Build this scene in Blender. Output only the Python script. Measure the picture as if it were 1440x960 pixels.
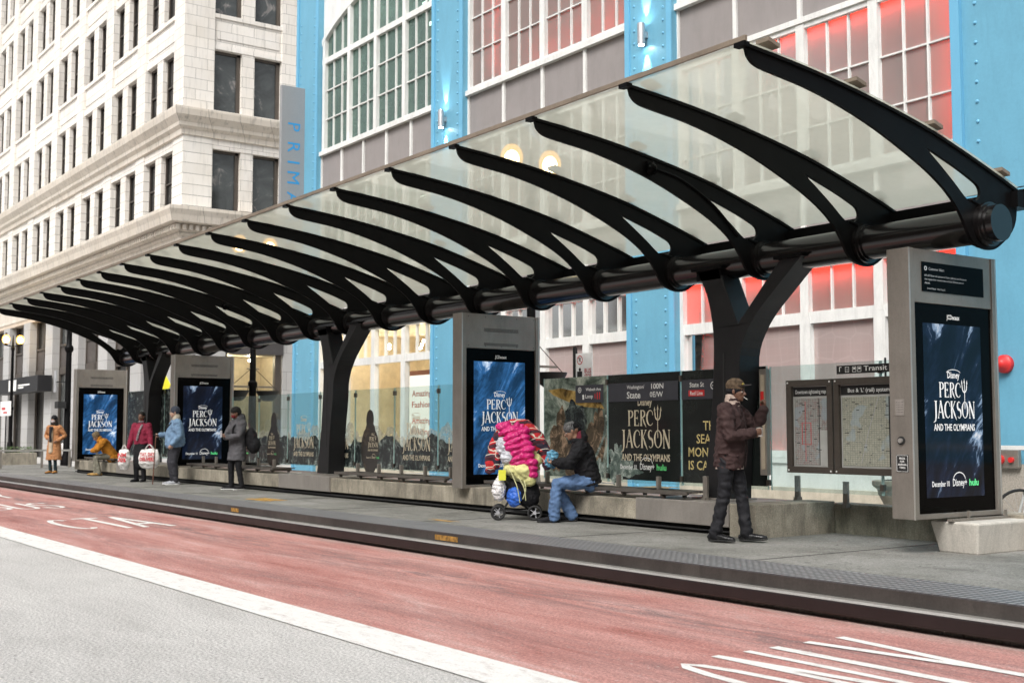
import bpy, bmesh, math, random
from mathutils import Vector, Matrix, noise
R=math.radians
S=bpy.context.scene
for o in list(bpy.data.objects): bpy.data.objects.remove(o)
C=S.collection
# ---------------------------------------------------------------- camera
cam=bpy.data.cameras.new('camera'); co=bpy.data.objects.new('camera',cam); C.objects.link(co)
cam.sensor_width=36; cam.lens=1690/1440*36; cam.clip_start=.1; cam.clip_end=600
co.location=(0,0,1.5); co.rotation_euler=(R(94.28),0,R(54.43)); S.camera=co
cam.dof.use_dof=True; cam.dof.focus_distance=14.0; cam.dof.aperture_fstop=3.2
# ---------------------------------------------------------------- world, sun, exposure
w=bpy.data.worlds.new('World'); S.world=w; w.use_nodes=True
nt=w.node_tree; bg=nt.nodes['Background']
sky=nt.nodes.new('ShaderNodeTexSky'); sky.sky_type='NISHITA'; sky.sun_disc=False
sky.sun_elevation=R(48); sky.sun_rotation=R(150); sky.dust_density=6; sky.air_density=1.0; sky.ozone_density=.6
hs=nt.nodes.new('ShaderNodeHueSaturation'); hs.inputs['Saturation'].default_value=.22
nt.links.new(sky.outputs[0],hs.inputs['Color']); nt.links.new(hs.outputs[0],bg.inputs[0]); bg.inputs[1].default_value=.15
sl=bpy.data.lights.new('sun','SUN'); so=bpy.data.objects.new('sun',sl); C.objects.link(so)
sl.energy=1.5; sl.angle=R(24); sl.color=(1,.97,.93)
_d=Vector((math.sin(R(150))*math.cos(R(48)),math.cos(R(150))*math.cos(R(48)),math.sin(R(48))))
so.rotation_euler=(-_d).to_track_quat('-Z','Y').to_euler()
S.view_settings.view_transform='Standard'; S.view_settings.look='None'
S.view_settings.exposure=.5; S.view_settings.gamma=1
try: S.cycles.max_bounces=8; S.cycles.transparent_max_bounces=16; S.cycles.sample_clamp_indirect=4
except Exception: pass
random.seed(4)
# ---------------------------------------------------------------- materials
class NT:
    def __init__(s,name):
        s.m=bpy.data.materials.new(name); s.m.use_nodes=True; s.t=s.m.node_tree
        s.b=s.t.nodes['Principled BSDF']; s.o=s.t.nodes['Material Output']
    def n(s,kind,**k):
        x=s.t.nodes.new('ShaderNode'+kind)
        for a,v in k.items():
            if a.startswith('i_'): x.inputs[int(a[2:]) if a[2:].isdigit() else a[2:]].default_value=v
            else: setattr(x,a,v)
        return x
    def l(s,a,b): s.t.links.new(a,b)
    def co(s,scale=(1,1,1),src='Object'):
        c=s.n('TexCoord'); mp=s.n('Mapping'); mp.inputs['Scale'].default_value=scale
        s.l(c.outputs[src],mp.inputs[0]); return mp.outputs[0]
    def noise(s,vec,scale,detail=4,rough=.6,dist=0):
        x=s.n('TexNoise'); x.inputs['Scale'].default_value=scale; x.inputs['Detail'].default_value=detail
        x.inputs['Roughness'].default_value=rough; x.inputs['Distortion'].default_value=dist
        s.l(vec,x.inputs['Vector']); return x.outputs['Fac']
    def ramp(s,fac,stops):
        x=s.n('ValToRGB'); e=x.color_ramp.elements
        while len(e)<len(stops): e.new(.5)
        for i,(p,c) in enumerate(stops): e[i].position=p; e[i].color=tuple(c)+(1,) if len(c)==3 else c
        s.l(fac,x.inputs[0]); return x.outputs[0]
    def mix(s,fac,a,b,mode='MIX'):
        x=s.n('MixRGB',blend_type=mode)
        for i,v in ((0,fac),(1,a),(2,b)):
            if hasattr(v,'links') or hasattr(v,'is_linked'): s.l(v,x.inputs[i])
            elif isinstance(v,(int,float)): x.inputs[i].default_value=v
            else: x.inputs[i].default_value=tuple(v)+(1,)
        return x.outputs[0]
    def bump(s,h,strength=.3,dist=.01):
        x=s.n('Bump'); x.inputs['Strength'].default_value=strength; x.inputs['Distance'].default_value=dist
        s.l(h,x.inputs['Height']); s.l(x.outputs[0],s.b.inputs['Normal'])
def sc(c,k): return tuple(min(1,v*k) for v in c)
def pm(name,col,rough=.6,metal=0,var=.15,scale=4,bump=.0,bscale=60,fine=.08,streak=0,spec=.5,emis=None):
    s=NT(name); v=s.co()
    f=s.noise(v,scale,5); c=s.ramp(f,[(.3,sc(col,1-var)),(.7,sc(col,1+var*.6))])
    if fine:
        g=s.noise(v,bscale,3); c=s.mix(fine*2,c,s.ramp(g,[(.3,(.35,.35,.35)),(.7,(.9,.9,.9))]),'OVERLAY')
    if streak:
        sv=s.co((4,4,.9)); h=s.noise(sv,1.1,8,.78,.4); c=s.mix(s.ramp(h,[(.46,(0,0,0)),(.7,(streak,)*3)]),c,sc(col,.28))
    s.l(c,s.b.inputs['Base Color']); s.b.inputs['Metallic'].default_value=metal
    r=s.noise(v,scale*3,4); rr=s.n('MapRange'); rr.inputs[3].default_value=max(0,rough-.08); rr.inputs[4].default_value=min(1,rough+.08)
    s.l(r,rr.inputs[0]); s.l(rr.outputs[0],s.b.inputs['Roughness'])
    s.b.inputs['Specular IOR Level'].default_value=spec
    if bump: s.bump(s.noise(v,bscale,4),bump,.01)
    if emis: s.b.inputs['Emission Color'].default_value=tuple(emis[0])+(1,); s.b.inputs['Emission Strength'].default_value=emis[1]
    return s.m
M={}
def emit(name,col,st):
    s=NT(name); s.b.inputs['Base Color'].default_value=(0,0,0,1); s.b.inputs['Emission Color'].default_value=tuple(col)+(1,); s.b.inputs['Emission Strength'].default_value=st; return s.m
# ---------------------------------------------------------------- geometry helpers
class MB:
    def __init__(s): s.v=[]; s.f=[]
    def add(s,vs,fs):
        k=len(s.v); s.v+= [Vector(p) for p in vs]; s.f+=[tuple(i+k for i in f) for f in fs]; return s
    def box(s,x0,x1,y0,y1,z0,z1):
        x0,x1=sorted((x0,x1)); y0,y1=sorted((y0,y1)); z0,z1=sorted((z0,z1))
        v=[(x,y,z) for z in (z0,z1) for y in (y0,y1) for x in (x0,x1)]
        return s.add(v,[(0,2,3,1),(4,5,7,6),(0,1,5,4),(2,6,7,3),(0,4,6,2),(1,3,7,5)])
    def quad(s,a,b,c,d): return s.add([a,b,c,d],[(0,1,2,3)])
    def prism(s,poly,axis,a,b):
        n=len(poly)
        def mk(p,t): return {'x':(t,p[0],p[1]),'y':(p[0],t,p[1]),'z':(p[0],p[1],t)}[axis]
        vs=[mk(p,a) for p in poly]+[mk(p,b) for p in poly]
        return s.add(vs,[tuple(range(n))[::-1],tuple(range(n,2*n))]+[(i,(i+1)%n,n+(i+1)%n,n+i) for i in range(n)])
    def loft(s,pts,rad,side=None,n=14,capr=True):
        pts=[Vector(p) for p in pts]; N=len(pts); vs=[]; fs=[]
        rings=[]
        prev=None
        for i,p in enumerate(pts):
            t=(pts[min(i+1,N-1)]-pts[max(i-1,0)]).normalized()
            sd=Vector(side) if side else (prev if prev else Vector((0,0,1)) if abs(t.z)<.9 else Vector((1,0,0)))
            sd=(sd-t*sd.dot(t)); sd=sd.normalized() if sd.length>1e-6 else Vector((0,1,0))
            prev=sd; nn=t.cross(sd)
            r=rad[i] if isinstance(rad,(list,tuple)) else rad
            a,b=(r if isinstance(r,(list,tuple)) else (r,r))
            rings.append((p,sd,nn,a,b,t))
        def ring(p,sd,nn,a,b):
            k=len(vs)
            for j in range(n):
                q=2*math.pi*j/n; vs.append(p+sd*a*math.cos(q)+nn*b*math.sin(q))
            return k
        ks=[]
        if capr:
            p,sd,nn,a,b,t=rings[0]; m=min(a,b)
            ks.append(ring(p-t*m*.9,sd,nn,a*.4,b*.4)); ks.append(ring(p-t*m*.55,sd,nn,a*.83,b*.83))
        for p,sd,nn,a,b,t in rings: ks.append(ring(p,sd,nn,a,b))
        if capr:
            p,sd,nn,a,b,t=rings[-1]; m=min(a,b)
            ks.append(ring(p+t*m*.55,sd,nn,a*.83,b*.83)); ks.append(ring(p+t*m*.9,sd,nn,a*.4,b*.4))
        for k0,k1 in zip(ks,ks[1:]):
            for j in range(n): fs.append((k0+j,k0+(j+1)%n,k1+(j+1)%n,k1+j))
        fs.append(tuple(range(ks[0],ks[0]+n))[::-1]); fs.append(tuple(range(ks[-1],ks[-1]+n)))
        return s.add(vs,fs)
    def cyl(s,a,b,r,n=16): return s.loft([a,b],[r,r],n=n,capr=False)
    def ell(s,c,r,n=14,m=10,rot=None):
        vs=[];fs=[]; c=Vector(c)
        for i in range(1,m):
            th=math.pi*i/m
            for j in range(n):
                q=2*math.pi*j/n; p=Vector((r[0]*math.sin(th)*math.cos(q),r[1]*math.sin(th)*math.sin(q),r[2]*math.cos(th)))
                if rot is not None: p=rot@p
                vs.append(c+p)
        for i in range(m-2):
            for j in range(n): fs.append((i*n+j,(i+1)*n+j,(i+1)*n+(j+1)%n,i*n+(j+1)%n))
        t=Vector((0,0,r[2])); 
        if rot is not None: t=rot@t
        vs+= [c+t,c-t]; a=len(vs)-2
        for j in range(n): fs.append((a,j,(j+1)%n)); k=(m-2)*n; fs.append((a+1,k+(j+1)%n,k+j))
        return s.add(vs,fs)
    def lathe(s,prof,cx,cy,n=24):
        vs=[];fs=[]
        for r,z in prof:
            for j in range(n): q=2*math.pi*j/n; vs.append((cx+r*math.cos(q),cy+r*math.sin(q),z))
        for i in range(len(prof)-1):
            for j in range(n): fs.append((i*n+j,i*n+(j+1)%n,(i+1)*n+(j+1)%n,(i+1)*n+j))
        fs.append(tuple(range(n))[::-1]); k=(len(prof)-1)*n; fs.append(tuple(range(k,k+n)))
        return s.add(vs,fs)
    def build(s,name,mat,parent=None,smooth=False,bevel=0,angle=40,local=False):
        me=bpy.data.meshes.new(name)
        off=Vector((0,0,0)); p=parent
        if not local:
            while p: off=off+p.location; p=p.parent
        me.from_pydata([v-off for v in s.v],[],s.f)
        bm=bmesh.new(); bm.from_mesh(me); bmesh.ops.recalc_face_normals(bm,faces=bm.faces); bm.to_mesh(me); bm.free()
        me.materials.append(mat)
        if smooth:
            me.shade_smooth()
            try: me.set_sharp_from_angle(angle=R(angle))
            except Exception: pass
        o=bpy.data.objects.new(name,me); C.objects.link(o); o.parent=parent
        if bevel:
            b=o.modifiers.new('b','BEVEL'); b.width=bevel; b.segments=2; b.limit_method='ANGLE'
        return o
    def split(s,name,mat,parent=None,**k):
        par=list(range(len(s.v)))
        def fd(a):
            while par[a]!=a: par[a]=par[par[a]]; a=par[a]
            return a
        for f in s.f:
            for i in f[1:]: par[fd(f[0])]=fd(i)
        grp={}
        for f in s.f: grp.setdefault(fd(f[0]),[]).append(f)
        out=[]
        for fs in grp.values():
            ids=sorted({i for f in fs for i in f}); m={a:b for b,a in enumerate(ids)}
            q=MB(); q.v=[s.v[i] for i in ids]; q.f=[tuple(m[i] for i in f) for f in fs]; out.append(q.build(name,mat,parent,**k))
        return out
    def sculpt(s,name,mat,parent,voxel=.01,wr=0,wscale=8,smooth=3,wr2=0,local=True):
        """voxel-union of everything in s into one continuous skin"""
        o=s.build('tmp',mat,None,local=True)
        r=o.modifiers.new('r','REMESH'); r.mode='VOXEL'; r.voxel_size=voxel; r.use_smooth_shade=True
        if smooth:
            k=o.modifiers.new('s','SMOOTH'); k.iterations=smooth; k.factor=.5
        dg=bpy.context.evaluated_depsgraph_get(); dg.update()
        me=bpy.data.meshes.new_from_object(o.evaluated_get(dg))
        old=o.data; bpy.data.objects.remove(o); bpy.data.meshes.remove(old)
        if wr:
            nn=[v.normal.copy() for v in me.vertices]
            for v,n_ in zip(me.vertices,nn):
                p=v.co*wscale
                a=noise.noise(Vector((p.x,p.y,p.z*1.9)))
                b=1-abs(noise.noise(Vector((p.x*1.1+7+p.z*.35,p.y*1.1,p.z*1.35))))*2.6
                v.co+=n_*(wr*(a*.8+b*.6-.25)+wr2*noise.noise(p*4))
        me.shade_smooth(); me.name=name
        me.materials.clear(); me.materials.append(mat)
        ob=bpy.data.objects.new(name,me); C.objects.link(ob); ob.parent=parent
        return ob
def tag(o,label=None,cat=None,group=None,kind=None):
    for k,v in (('label',label),('category',cat),('group',group),('kind',kind)):
        if v: o[k]=v
    return o
def thing(name,loc,label,cat,group=None,rz=0):
    o=bpy.data.objects.new(name,None); C.objects.link(o); o.location=loc; o.rotation_euler=(0,0,rz); o.empty_display_size=.2
    return tag(o,label,cat,group)
def dup(root,loc,label=None,parent=None):
    c=root.copy(); C.objects.link(c)
    if parent is None: c.location=loc
    else: c.parent=parent
    if label: c['label']=label
    for ch in [o for o in KIDS.get(root.name,[])]: dup(ch,None,None,c)
    return c
KIDS={}
def index():
    KIDS.clear()
    for o in bpy.data.objects:
        if o.parent: KIDS.setdefault(o.parent.name,[]).append(o)
# ---- writing: built-in font turned to mesh
_tc={}
def textmesh(st,bold=0):
    k=(st,bold)
    if k in _tc: return _tc[k]
    cu=bpy.data.curves.new('t','FONT'); cu.body=st; cu.size=1; cu.align_x='CENTER'; cu.offset=bold; cu.extrude=0; cu.resolution_u=2
    o=bpy.data.objects.new('t',cu); C.objects.link(o)
    dg=bpy.context.evaluated_depsgraph_get(); dg.update()
    me=bpy.data.meshes.new_from_object(o.evaluated_get(dg))
    r=([v.co.copy() for v in me.vertices],[tuple(p.vertices) for p in me.polygons])
    bpy.data.objects.remove(o); bpy.data.curves.remove(cu); bpy.data.meshes.remove(me); _tc[k]=r; return r
def text(mb,st,o,r,u,h,width=None,bold=0,align='C'):
    """o centre-bottom point, r right, u up, h cap height, width: fit to this width"""
    vs,fs=textmesh(st,bold)
    if not vs: return
    x0=min(v.x for v in vs); x1=max(v.x for v in vs); k=h/.69
    kx=k if width is None else width/(x1-x0)
    cx=(x0+x1)/2 if align=='C' else x0 if align=='L' else x1
    o=Vector(o);r=Vector(r);u=Vector(u)
    mb.add([o+r*(v.x-cx)*kx+u*v.y*k for v in vs],fs)
_sk=0
def stroke(mb,pts,w,o,r,u,closed=False):
    """flat ribbon along 2-D points; w = width or list"""
    global _sk
    _sk=(_sk+1)%7; r=Vector(r);u=Vector(u); o=Vector(o)+r.cross(u)*(_sk*.00025); P=[Vector(p) for p in pts]; n=len(P); vs=[]
    for i in range(n):
        if closed: a,b=P[i-1],P[(i+1)%n]
        else: a,b=P[max(0,i-1)],P[min(n-1,i+1)]
        t=(b-a).normalized(); q=Vector((-t.y,t.x)); ww=(w[i] if isinstance(w,(list,tuple)) else w)/2
        for s_ in (1,-1): z=P[i]+q*ww*s_; vs.append(o+r*z.x+u*z.y)
    m=n if closed else n-1
    mb.add(vs,[(2*i,2*((i+1)%n),2*((i+1)%n)+1,2*i+1) for i in range(m)])
def arc(cx,cy,rx,ry,a0,a1,n=12): return [(cx+rx*math.cos(R(a0+(a1-a0)*i/n)),cy+ry*math.sin(R(a0+(a1-a0)*i/n))) for i in range(n+1)]
T_,t_=.15,.06
def glyph(ch):
    G=[]  # (points,width) in a 0..w x 0..1 cell
    def sf(x,y,l=.13): G.append(([(x-l,y),(x+l,y)],.045))
    if ch=='P': G+=[([(.15,0),(.15,1)],T_),([(.15,.97)]+arc(.33,.75,.24,.22,90,-90,8)+[(.15,.53)],[.05]+[.06,.08,.12,.15,.15,.15,.12,.08,.05]+[.05])]; sf(.15,.02); sf(.1,.98,.1); w=.62
    elif ch=='E': G+=[([(.15,0),(.15,1)],T_),([(.1,.97),(.55,.97)],t_),([(.15,.5),(.45,.5)],t_),([(.1,.03),(.6,.03)],t_),([(.55,.99),(.55,.82)],.04),([(.6,.0),(.6,.2)],.04),([(.45,.4),(.45,.6)],.04)]; w=.66
    elif ch=='R': G+=[([(.15,0),(.15,1)],T_),([(.15,.97)]+arc(.33,.76,.22,.21,90,-90,8)+[(.15,.55)],[.05]+[.06,.08,.12,.14,.14,.14,.12,.08,.05]+[.05]),([(.3,.55),(.5,.2),(.72,-.08)],[.08,.13,.03])]; sf(.15,.02); w=.68
    elif ch=='C': G+=[(arc(.45,.5,.37,.47,45,315,16),[.04,.05,.05,.06,.08,.11,.14,.16,.16,.16,.14,.11,.08,.06,.05,.05,.04]),([(.71,.83),(.74,.68)],.05)]; w=.78
    elif ch=='Y': # trident
        G+=[([(.45,-.75),(.45,1.18)],.07),([(.38,1.0),(.45,1.3),(.52,1.0)],.05),([(.1,1.12)]+arc(.45,.75,.3,.38,180,360,10)+[(.8,1.12)],[.02]+[.1]*11+[.02]),([(.04,.92),(.1,1.18),(.17,.95)],.05),([(.73,.95),(.8,1.18),(.86,.92)],.05),([(.33,-.3),(.57,-.3)],.05)]; w=.92
    elif ch=='J': G+=[([(.45,1),(.45,.1),(.36,-.15),(.1,-.25)],[T_,T_,.1,.03])]; sf(.42,.98,.17); w=.62
    elif ch=='A': G+=[([(.08,0),(.42,1.02)],t_),([(.4,1.02),(.76,0)],T_),([(.2,.35),(.62,.35)],.05)]; sf(.08,.02,.1); sf(.76,.02,.13); w=.84
    elif ch=='K': G+=[([(.15,0),(.15,1)],T_),([(.15,.45),(.6,.98)],t_),([(.3,.58),(.5,.25),(.78,-.1)],[.08,.14,.03])]; sf(.15,.02); sf(.15,.98); sf(.58,.98,.1); w=.76
    elif ch=='S': G+=[(arc(.32,.74,.22,.23,40,270,8)+arc(.32,.27,.24,.25,90,-140,8),[.04,.05,.06,.09,.12,.14,.15,.16,.16,.16,.15,.14,.12,.09,.06,.05,.04,.04])]; w=.64
    elif ch=='O': G+=[(arc(.45,.5,.37,.47,0,337.5,15),[.15,.13,.09,.05,.05,.05,.09,.13]*2)]; w=.9; return G,w,True
    elif ch=='N': G+=[([(.13,0),(.13,1)],t_),([(.1,1),(.72,0)],T_),([(.72,0),(.72,1)],t_)]; sf(.13,.02,.1); sf(.1,.98,.1); sf(.72,.98,.11); w=.88
    else: w=.4
    return G,w,False
def serif(mb,word,o,r,u,h,width):
    tot=sum(glyph(c)[1]+.06 for c in word); x=-tot/2; k=width/tot
    for c in word:
        G,w_,cl=glyph(c)
        for pts,ww in G: stroke(mb,[((x+a)*k,b*h) for a,b in pts],[q*h*.9 for q in ww] if isinstance(ww,(list,tuple)) else ww*h*.9,o,r,u,closed=cl)
        x+=w_+.06
def title(mb,o,r,u,W,dy=0):
    """the three-line series title, W wide, o = centre"""
    o=Vector(o);r=Vector(r);u=Vector(u)
    text(mb,'Disney',o+u*W*.47,r,u,W*.09,W*.28,.02)
    stroke(mb,arc(0,0,W*.17,W*.06,20,165,8),W*.008,o+u*W*.53-r*W*.0,r,u)
    serif(mb,'PERCY',o+u*W*.2,r,u,W*.21,W*.68)
    serif(mb,'JACKSON',o-u*W*.09,r,u,W*.24,W*1.0)
    text(mb,'AND THE OLYMPIANS',o-u*W*.26,r,u,W*.09,W*.95,.018)
def footer(mb,mg,o,r,u,W):
    o=Vector(o);r=Vector(r);u=Vector(u)
    text(mb,'December 10',o-r*W*.32,r,u,W*.065,W*.36,.015)
    text(mb,'Disney+',o+r*W*.08,r,u,W*.09,W*.3,.01)
    stroke(mb,arc(0,0,W*.13,W*.1,10,165,10),W*.012,o+r*W*.07+u*W*.07,r,u)
    text(mg,'hulu',o+r*W*.38,r,u,W*.08,W*.2,.03)
# ================================================================ MATERIALS
def mat_paint(name,col,var=.05,streak=.0,rough=.45): return pm(name,col,rough,0,var,1.5,.05,40,.03,streak)
def road_mat():
    s=NT('road concrete'); v=s.co()
    c=s.ramp(s.noise(s.co((.3,1.1,1)),1.2,9,.72,.5),[(.3,(.37,.36,.345)),(.5,(.44,.43,.415)),(.72,(.51,.50,.48))])
    c=s.mix(.9,c,s.ramp(s.noise(v,48,6,.9),[(.38,(.12,.12,.12)),(.5,(.5,.5,.5)),(.62,(.9,.9,.9))]),'OVERLAY')
    c=s.mix(s.ramp(s.noise(s.co((.7,1.6,1)),11,3,.6),[(.70,(0,0,0)),(.735,(.8,.8,.8))]),c,(.10,.095,.09))
    c=s.mix(s.ramp(s.noise(v,55,2,.5),[(.70,(0,0,0)),(.74,(.8,.8,.8))]),c,(.12,.115,.11))
    c=s.mix(s.ramp(s.noise(s.co((.22,2.6,1)),2.0,9,.8,1.5),[(.58,(0,0,0)),(.72,(.5,.5,.5))]),c,(.19,.18,.17))
    s.l(c,s.b.inputs['Base Color']); s.b.inputs['Roughness'].default_value=.88; s.bump(s.noise(v,110,4,.7),.5,.006); return s.m
M['road']=road_mat()
def lane_mat():
    s=NT('red lane'); v=s.co()
    a=s.noise(s.co((.35,2.2,1)),1.1,7,.68,.6)
    c=s.ramp(a,[(.28,(.24,.075,.06)),(.42,(.35,.155,.135)),(.56,(.42,.215,.19)),(.72,(.48,.32,.295))])
    b=s.noise(s.co((.5,3.2,1)),1.7,8,.75,1.2)
    # grey tyre wear in the middle of the lane
    sx=s.n('SeparateXYZ'); s.l(v,sx.inputs[0])
    def band(y0,wd):
        m=s.n('Math',operation='SUBTRACT'); s.l(sx.outputs[1],m.inputs[0]); m.inputs[1].default_value=y0
        a_=s.n('Math',operation='ABSOLUTE'); s.l(m.outputs[0],a_.inputs[0])
        r=s.n('MapRange'); r.inputs[1].default_value=wd; r.inputs[2].default_value=0; s.l(a_.outputs[0],r.inputs[0]); return r.outputs[0]
    bb=s.n('Math',operation='MAXIMUM'); s.l(band(6.75,.75),bb.inputs[0]); q=s.n('Math',operation='MULTIPLY'); s.l(band(5.25,.55),q.inputs[0]); q.inputs[1].default_value=.55; s.l(q.outputs[0],bb.inputs[1])
    wv=s.n('Math',operation='MULTIPLY'); s.l(bb.outputs[0],wv.inputs[0]); s.l(s.ramp(b,[(.42,(0,0,0)),(.62,(1,1,1))]),wv.inputs[1])
    c=s.mix(wv.outputs[0],c,(.15,.10,.098)); c=s.mix(s.ramp(s.noise(s.co((.35,5,1)),2.2,9,.8,1.8),[(.55,(0,0,0)),(.68,(.65,.65,.65))]),c,(.20,.10,.09))
    e=s.n('MapRange'); e.inputs[1].default_value=7.45; e.inputs[2].default_value=7.75; s.l(sx.outputs[1],e.inputs[0])
    ew=s.n('Math',operation='MULTIPLY'); s.l(e.outputs[0],ew.inputs[0]); s.l(s.ramp(b,[(.3,(0,0,0)),(.6,(1,1,1))]),ew.inputs[1])
    c=s.mix(ew.outputs[0],c,(.33,.26,.235))
    c=s.mix(.8,c,s.ramp(s.noise(v,46,6,.9),[(.38,(.18,.18,.18)),(.5,(.5,.5,.5)),(.62,(.85,.85,.85))]),'OVERLAY')
    f2=s.noise(v,24,2,.4); c=s.mix(s.ramp(f2,[(.70,(0,0,0)),(.715,(.8,.8,.8))]),c,(.42,.36,.34))
    s.l(c,s.b.inputs['Base Color']); s.b.inputs['Roughness'].default_value=.75; s.bump(s.noise(v,150,3),.3,.004); return s.m
M['lane']=lane_mat()
def marking_mat():
    s=NT('road paint'); v=s.co(); f=s.noise(s.co((.6,1.5,1)),7,9,.82,.6)
    c=s.mix(s.ramp(f,[(.50,(0,0,0)),(.60,(.35,.35,.35)),(.68,(1,1,1))]),(.66,.655,.63),(.34,.26,.24)); c=s.mix(.4,c,s.ramp(s.noise(v,80,5,.8),[(.36,(.25,.25,.25)),(.64,(.8,.8,.8))]),'OVERLAY'); s.l(c,s.b.inputs['Base Color']); s.b.inputs['Roughness'].default_value=.7; return s.m
M['marking']=marking_mat()
def plat():
    s=NT('platform concrete'); v=s.co()
    c=s.ramp(s.noise(v,.7,9,.74,.5),[(.32,(.085,.083,.073)),(.47,(.16,.158,.143)),(.66,(.235,.23,.215))])
    c=s.mix(.8,c,s.ramp(s.noise(v,50,6,.88),[(.38,(.2,.2,.2)),(.5,(.5,.5,.5)),(.62,(.82,.82,.82))]),'OVERLAY')
    c=s.mix(s.ramp(s.noise(v,16,2,.4),[(.69,(0,0,0)),(.715,(.8,.8,.8))]),c,(.05,.048,.044))
    c=s.mix(s.ramp(s.noise(v,33,2,.4),[(.73,(0,0,0)),(.745,(.8,.8,.8))]),c,(.42,.41,.38))
    c=s.mix(s.ramp(s.noise(s.co((.5,1.6,1)),1.3,8,.75,1),[(.54,(0,0,0)),(.66,(.6,.6,.6))]),c,(.065,.063,.056))
    s.l(c,s.b.inputs['Base Color']); s.b.inputs['Roughness'].default_value=.8; s.bump(s.noise(v,120,4),.3,.004); return s.m
M['platform']=plat()
def tact():
    s=NT('tactile'); v=s.co(); vo=s.n('TexVoronoi'); vo.inputs['Scale'].default_value=13; vo.inputs['Randomness'].default_value=0; s.l(v,vo.inputs['Vector'])
    d=s.ramp(vo.outputs['Distance'],[(.25,(1,1,1)),(.5,(0,0,0))])
    n_=s.noise(s.co((.6,2,1)),1.2,5); c=s.mix(d,s.mix(n_,(.035,.035,.04),(.075,.075,.078)),s.mix(n_,(.18,.18,.185),(.34,.34,.34)))
    s.l(c,s.b.inputs['Base Color']); s.b.inputs['Roughness'].default_value=.5; s.bump(d,.6,.01); return s.m
M['tactile']=tact()
M['curb']=pm('curb face',(.042,.038,.034),.6,0,.5,1.2,.2,50,.15,.5)
M['rail']=pm('rubber rail',(.014,.0095,.0095),.42,0,.3,2,.08,40,.1,.3)
M['concrete']=pm('stained concrete',(.29,.26,.205),.85,0,.4,2.2,.4,70,.3,.8)
M['concrete_light']=pm('planter concrete',(.5,.47,.42),.85,0,.15,1.6,.3,70,.12,.4)
M['clad']=pm('brushed cladding',(.30,.275,.25),.5,.35,.12,2,.05,40,.05,.25)
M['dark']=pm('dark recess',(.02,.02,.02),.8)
M['paving']=pm('sidewalk',(.42,.41,.39),.85,0,.15,.8,.2,60,.1)
M['black']=pm('black steel',(.0042,.0040,.0042),.42,0,.25,3,.02,30,.03,0,.10)
M['tube']=emit('black tube',(0,0,0),0); _p=M['tube'].node_tree.nodes['Principled BSDF']; _p.inputs['Base Color'].default_value=(.006,.0052,.0052,1); _p.inputs['Roughness'].default_value=.2; _p.inputs['Specular IOR Level'].default_value=.7; M['black2']=pm('black column steel',(.014,.014,.015),.45,0,.3,2,.04,30,.05,.2,.3)
M['trim']=pm('aged trim',(.23,.185,.14),.6,.3,.2,3)
M['steel']=pm('kiosk steel',(.27,.245,.215),.42,.55,.12,2.5,.03,90,.06,.25)
M['steel2']=pm('light steel edge',(.50,.48,.45),.35,.7,.1,3)
M['blackglass']=pm('black glass',(.002,.002,.002),.05,0,.1,3,spec=.04,fine=0)
M['blue']=pm('blue paint',(.125,.335,.465),.42,0,.06,1.1,.05,30,.03,.14)
M['blue2']=mat_paint('bright blue paint',(.13,.37,.55),.04)
M['white']=pm('white paint',(.68,.68,.66),.5,0,.08,1.5,.08,60,.06,.3)
M['grey']=pm('grey panel',(.235,.215,.21),.75,0,.05,2,.1,140,.1,.15)
M['signgrey']=pm('blade sign',(.30,.30,.305),.5,.3,.04,1)
M['signblue']=mat_paint('sign letters',(.03,.27,.56))
M['stone']=pm('speckled stone',(.28,.255,.22),.85,0,.3,40,.3,120,.3)
M['stone_urn']=pm('cast stone',(.45,.41,.33),.85,0,.2,3,.2,60,.1,.4)
M['textwhite']=pm('white lettering',(.8,.8,.78),.5,fine=0)
M['textgold']=pm('pale gold lettering',(.62,.54,.40),.5,0,.25,20,fine=0)
M['texttan']=pm('yellow lettering',(.62,.5,.22),.5,fine=0)
M['textgreen']=pm('green lettering',(.12,.62,.2),.5,fine=0)
M['red']=mat_paint('red paint',(.55,.02,.02))
M['textred']=pm('red print',(.5,.03,.04),.5,fine=0)
M['textgrey']=pm('grey print',(.35,.35,.37),.5,fine=0)
M['litwhite']=pm('screen white lettering',(.6,.6,.6),.5,fine=0,emis=((.9,.9,.88),.3))
M['litgreen']=pm('screen green lettering',(.1,.5,.2),.5,fine=0,emis=((.1,.8,.25),.4))
M['rub']=pm('black rubber',(.012,.012,.012),.6)
M['bronze']=pm('bronze frame',(.10,.085,.072),.45,.5,.15,3)
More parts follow.
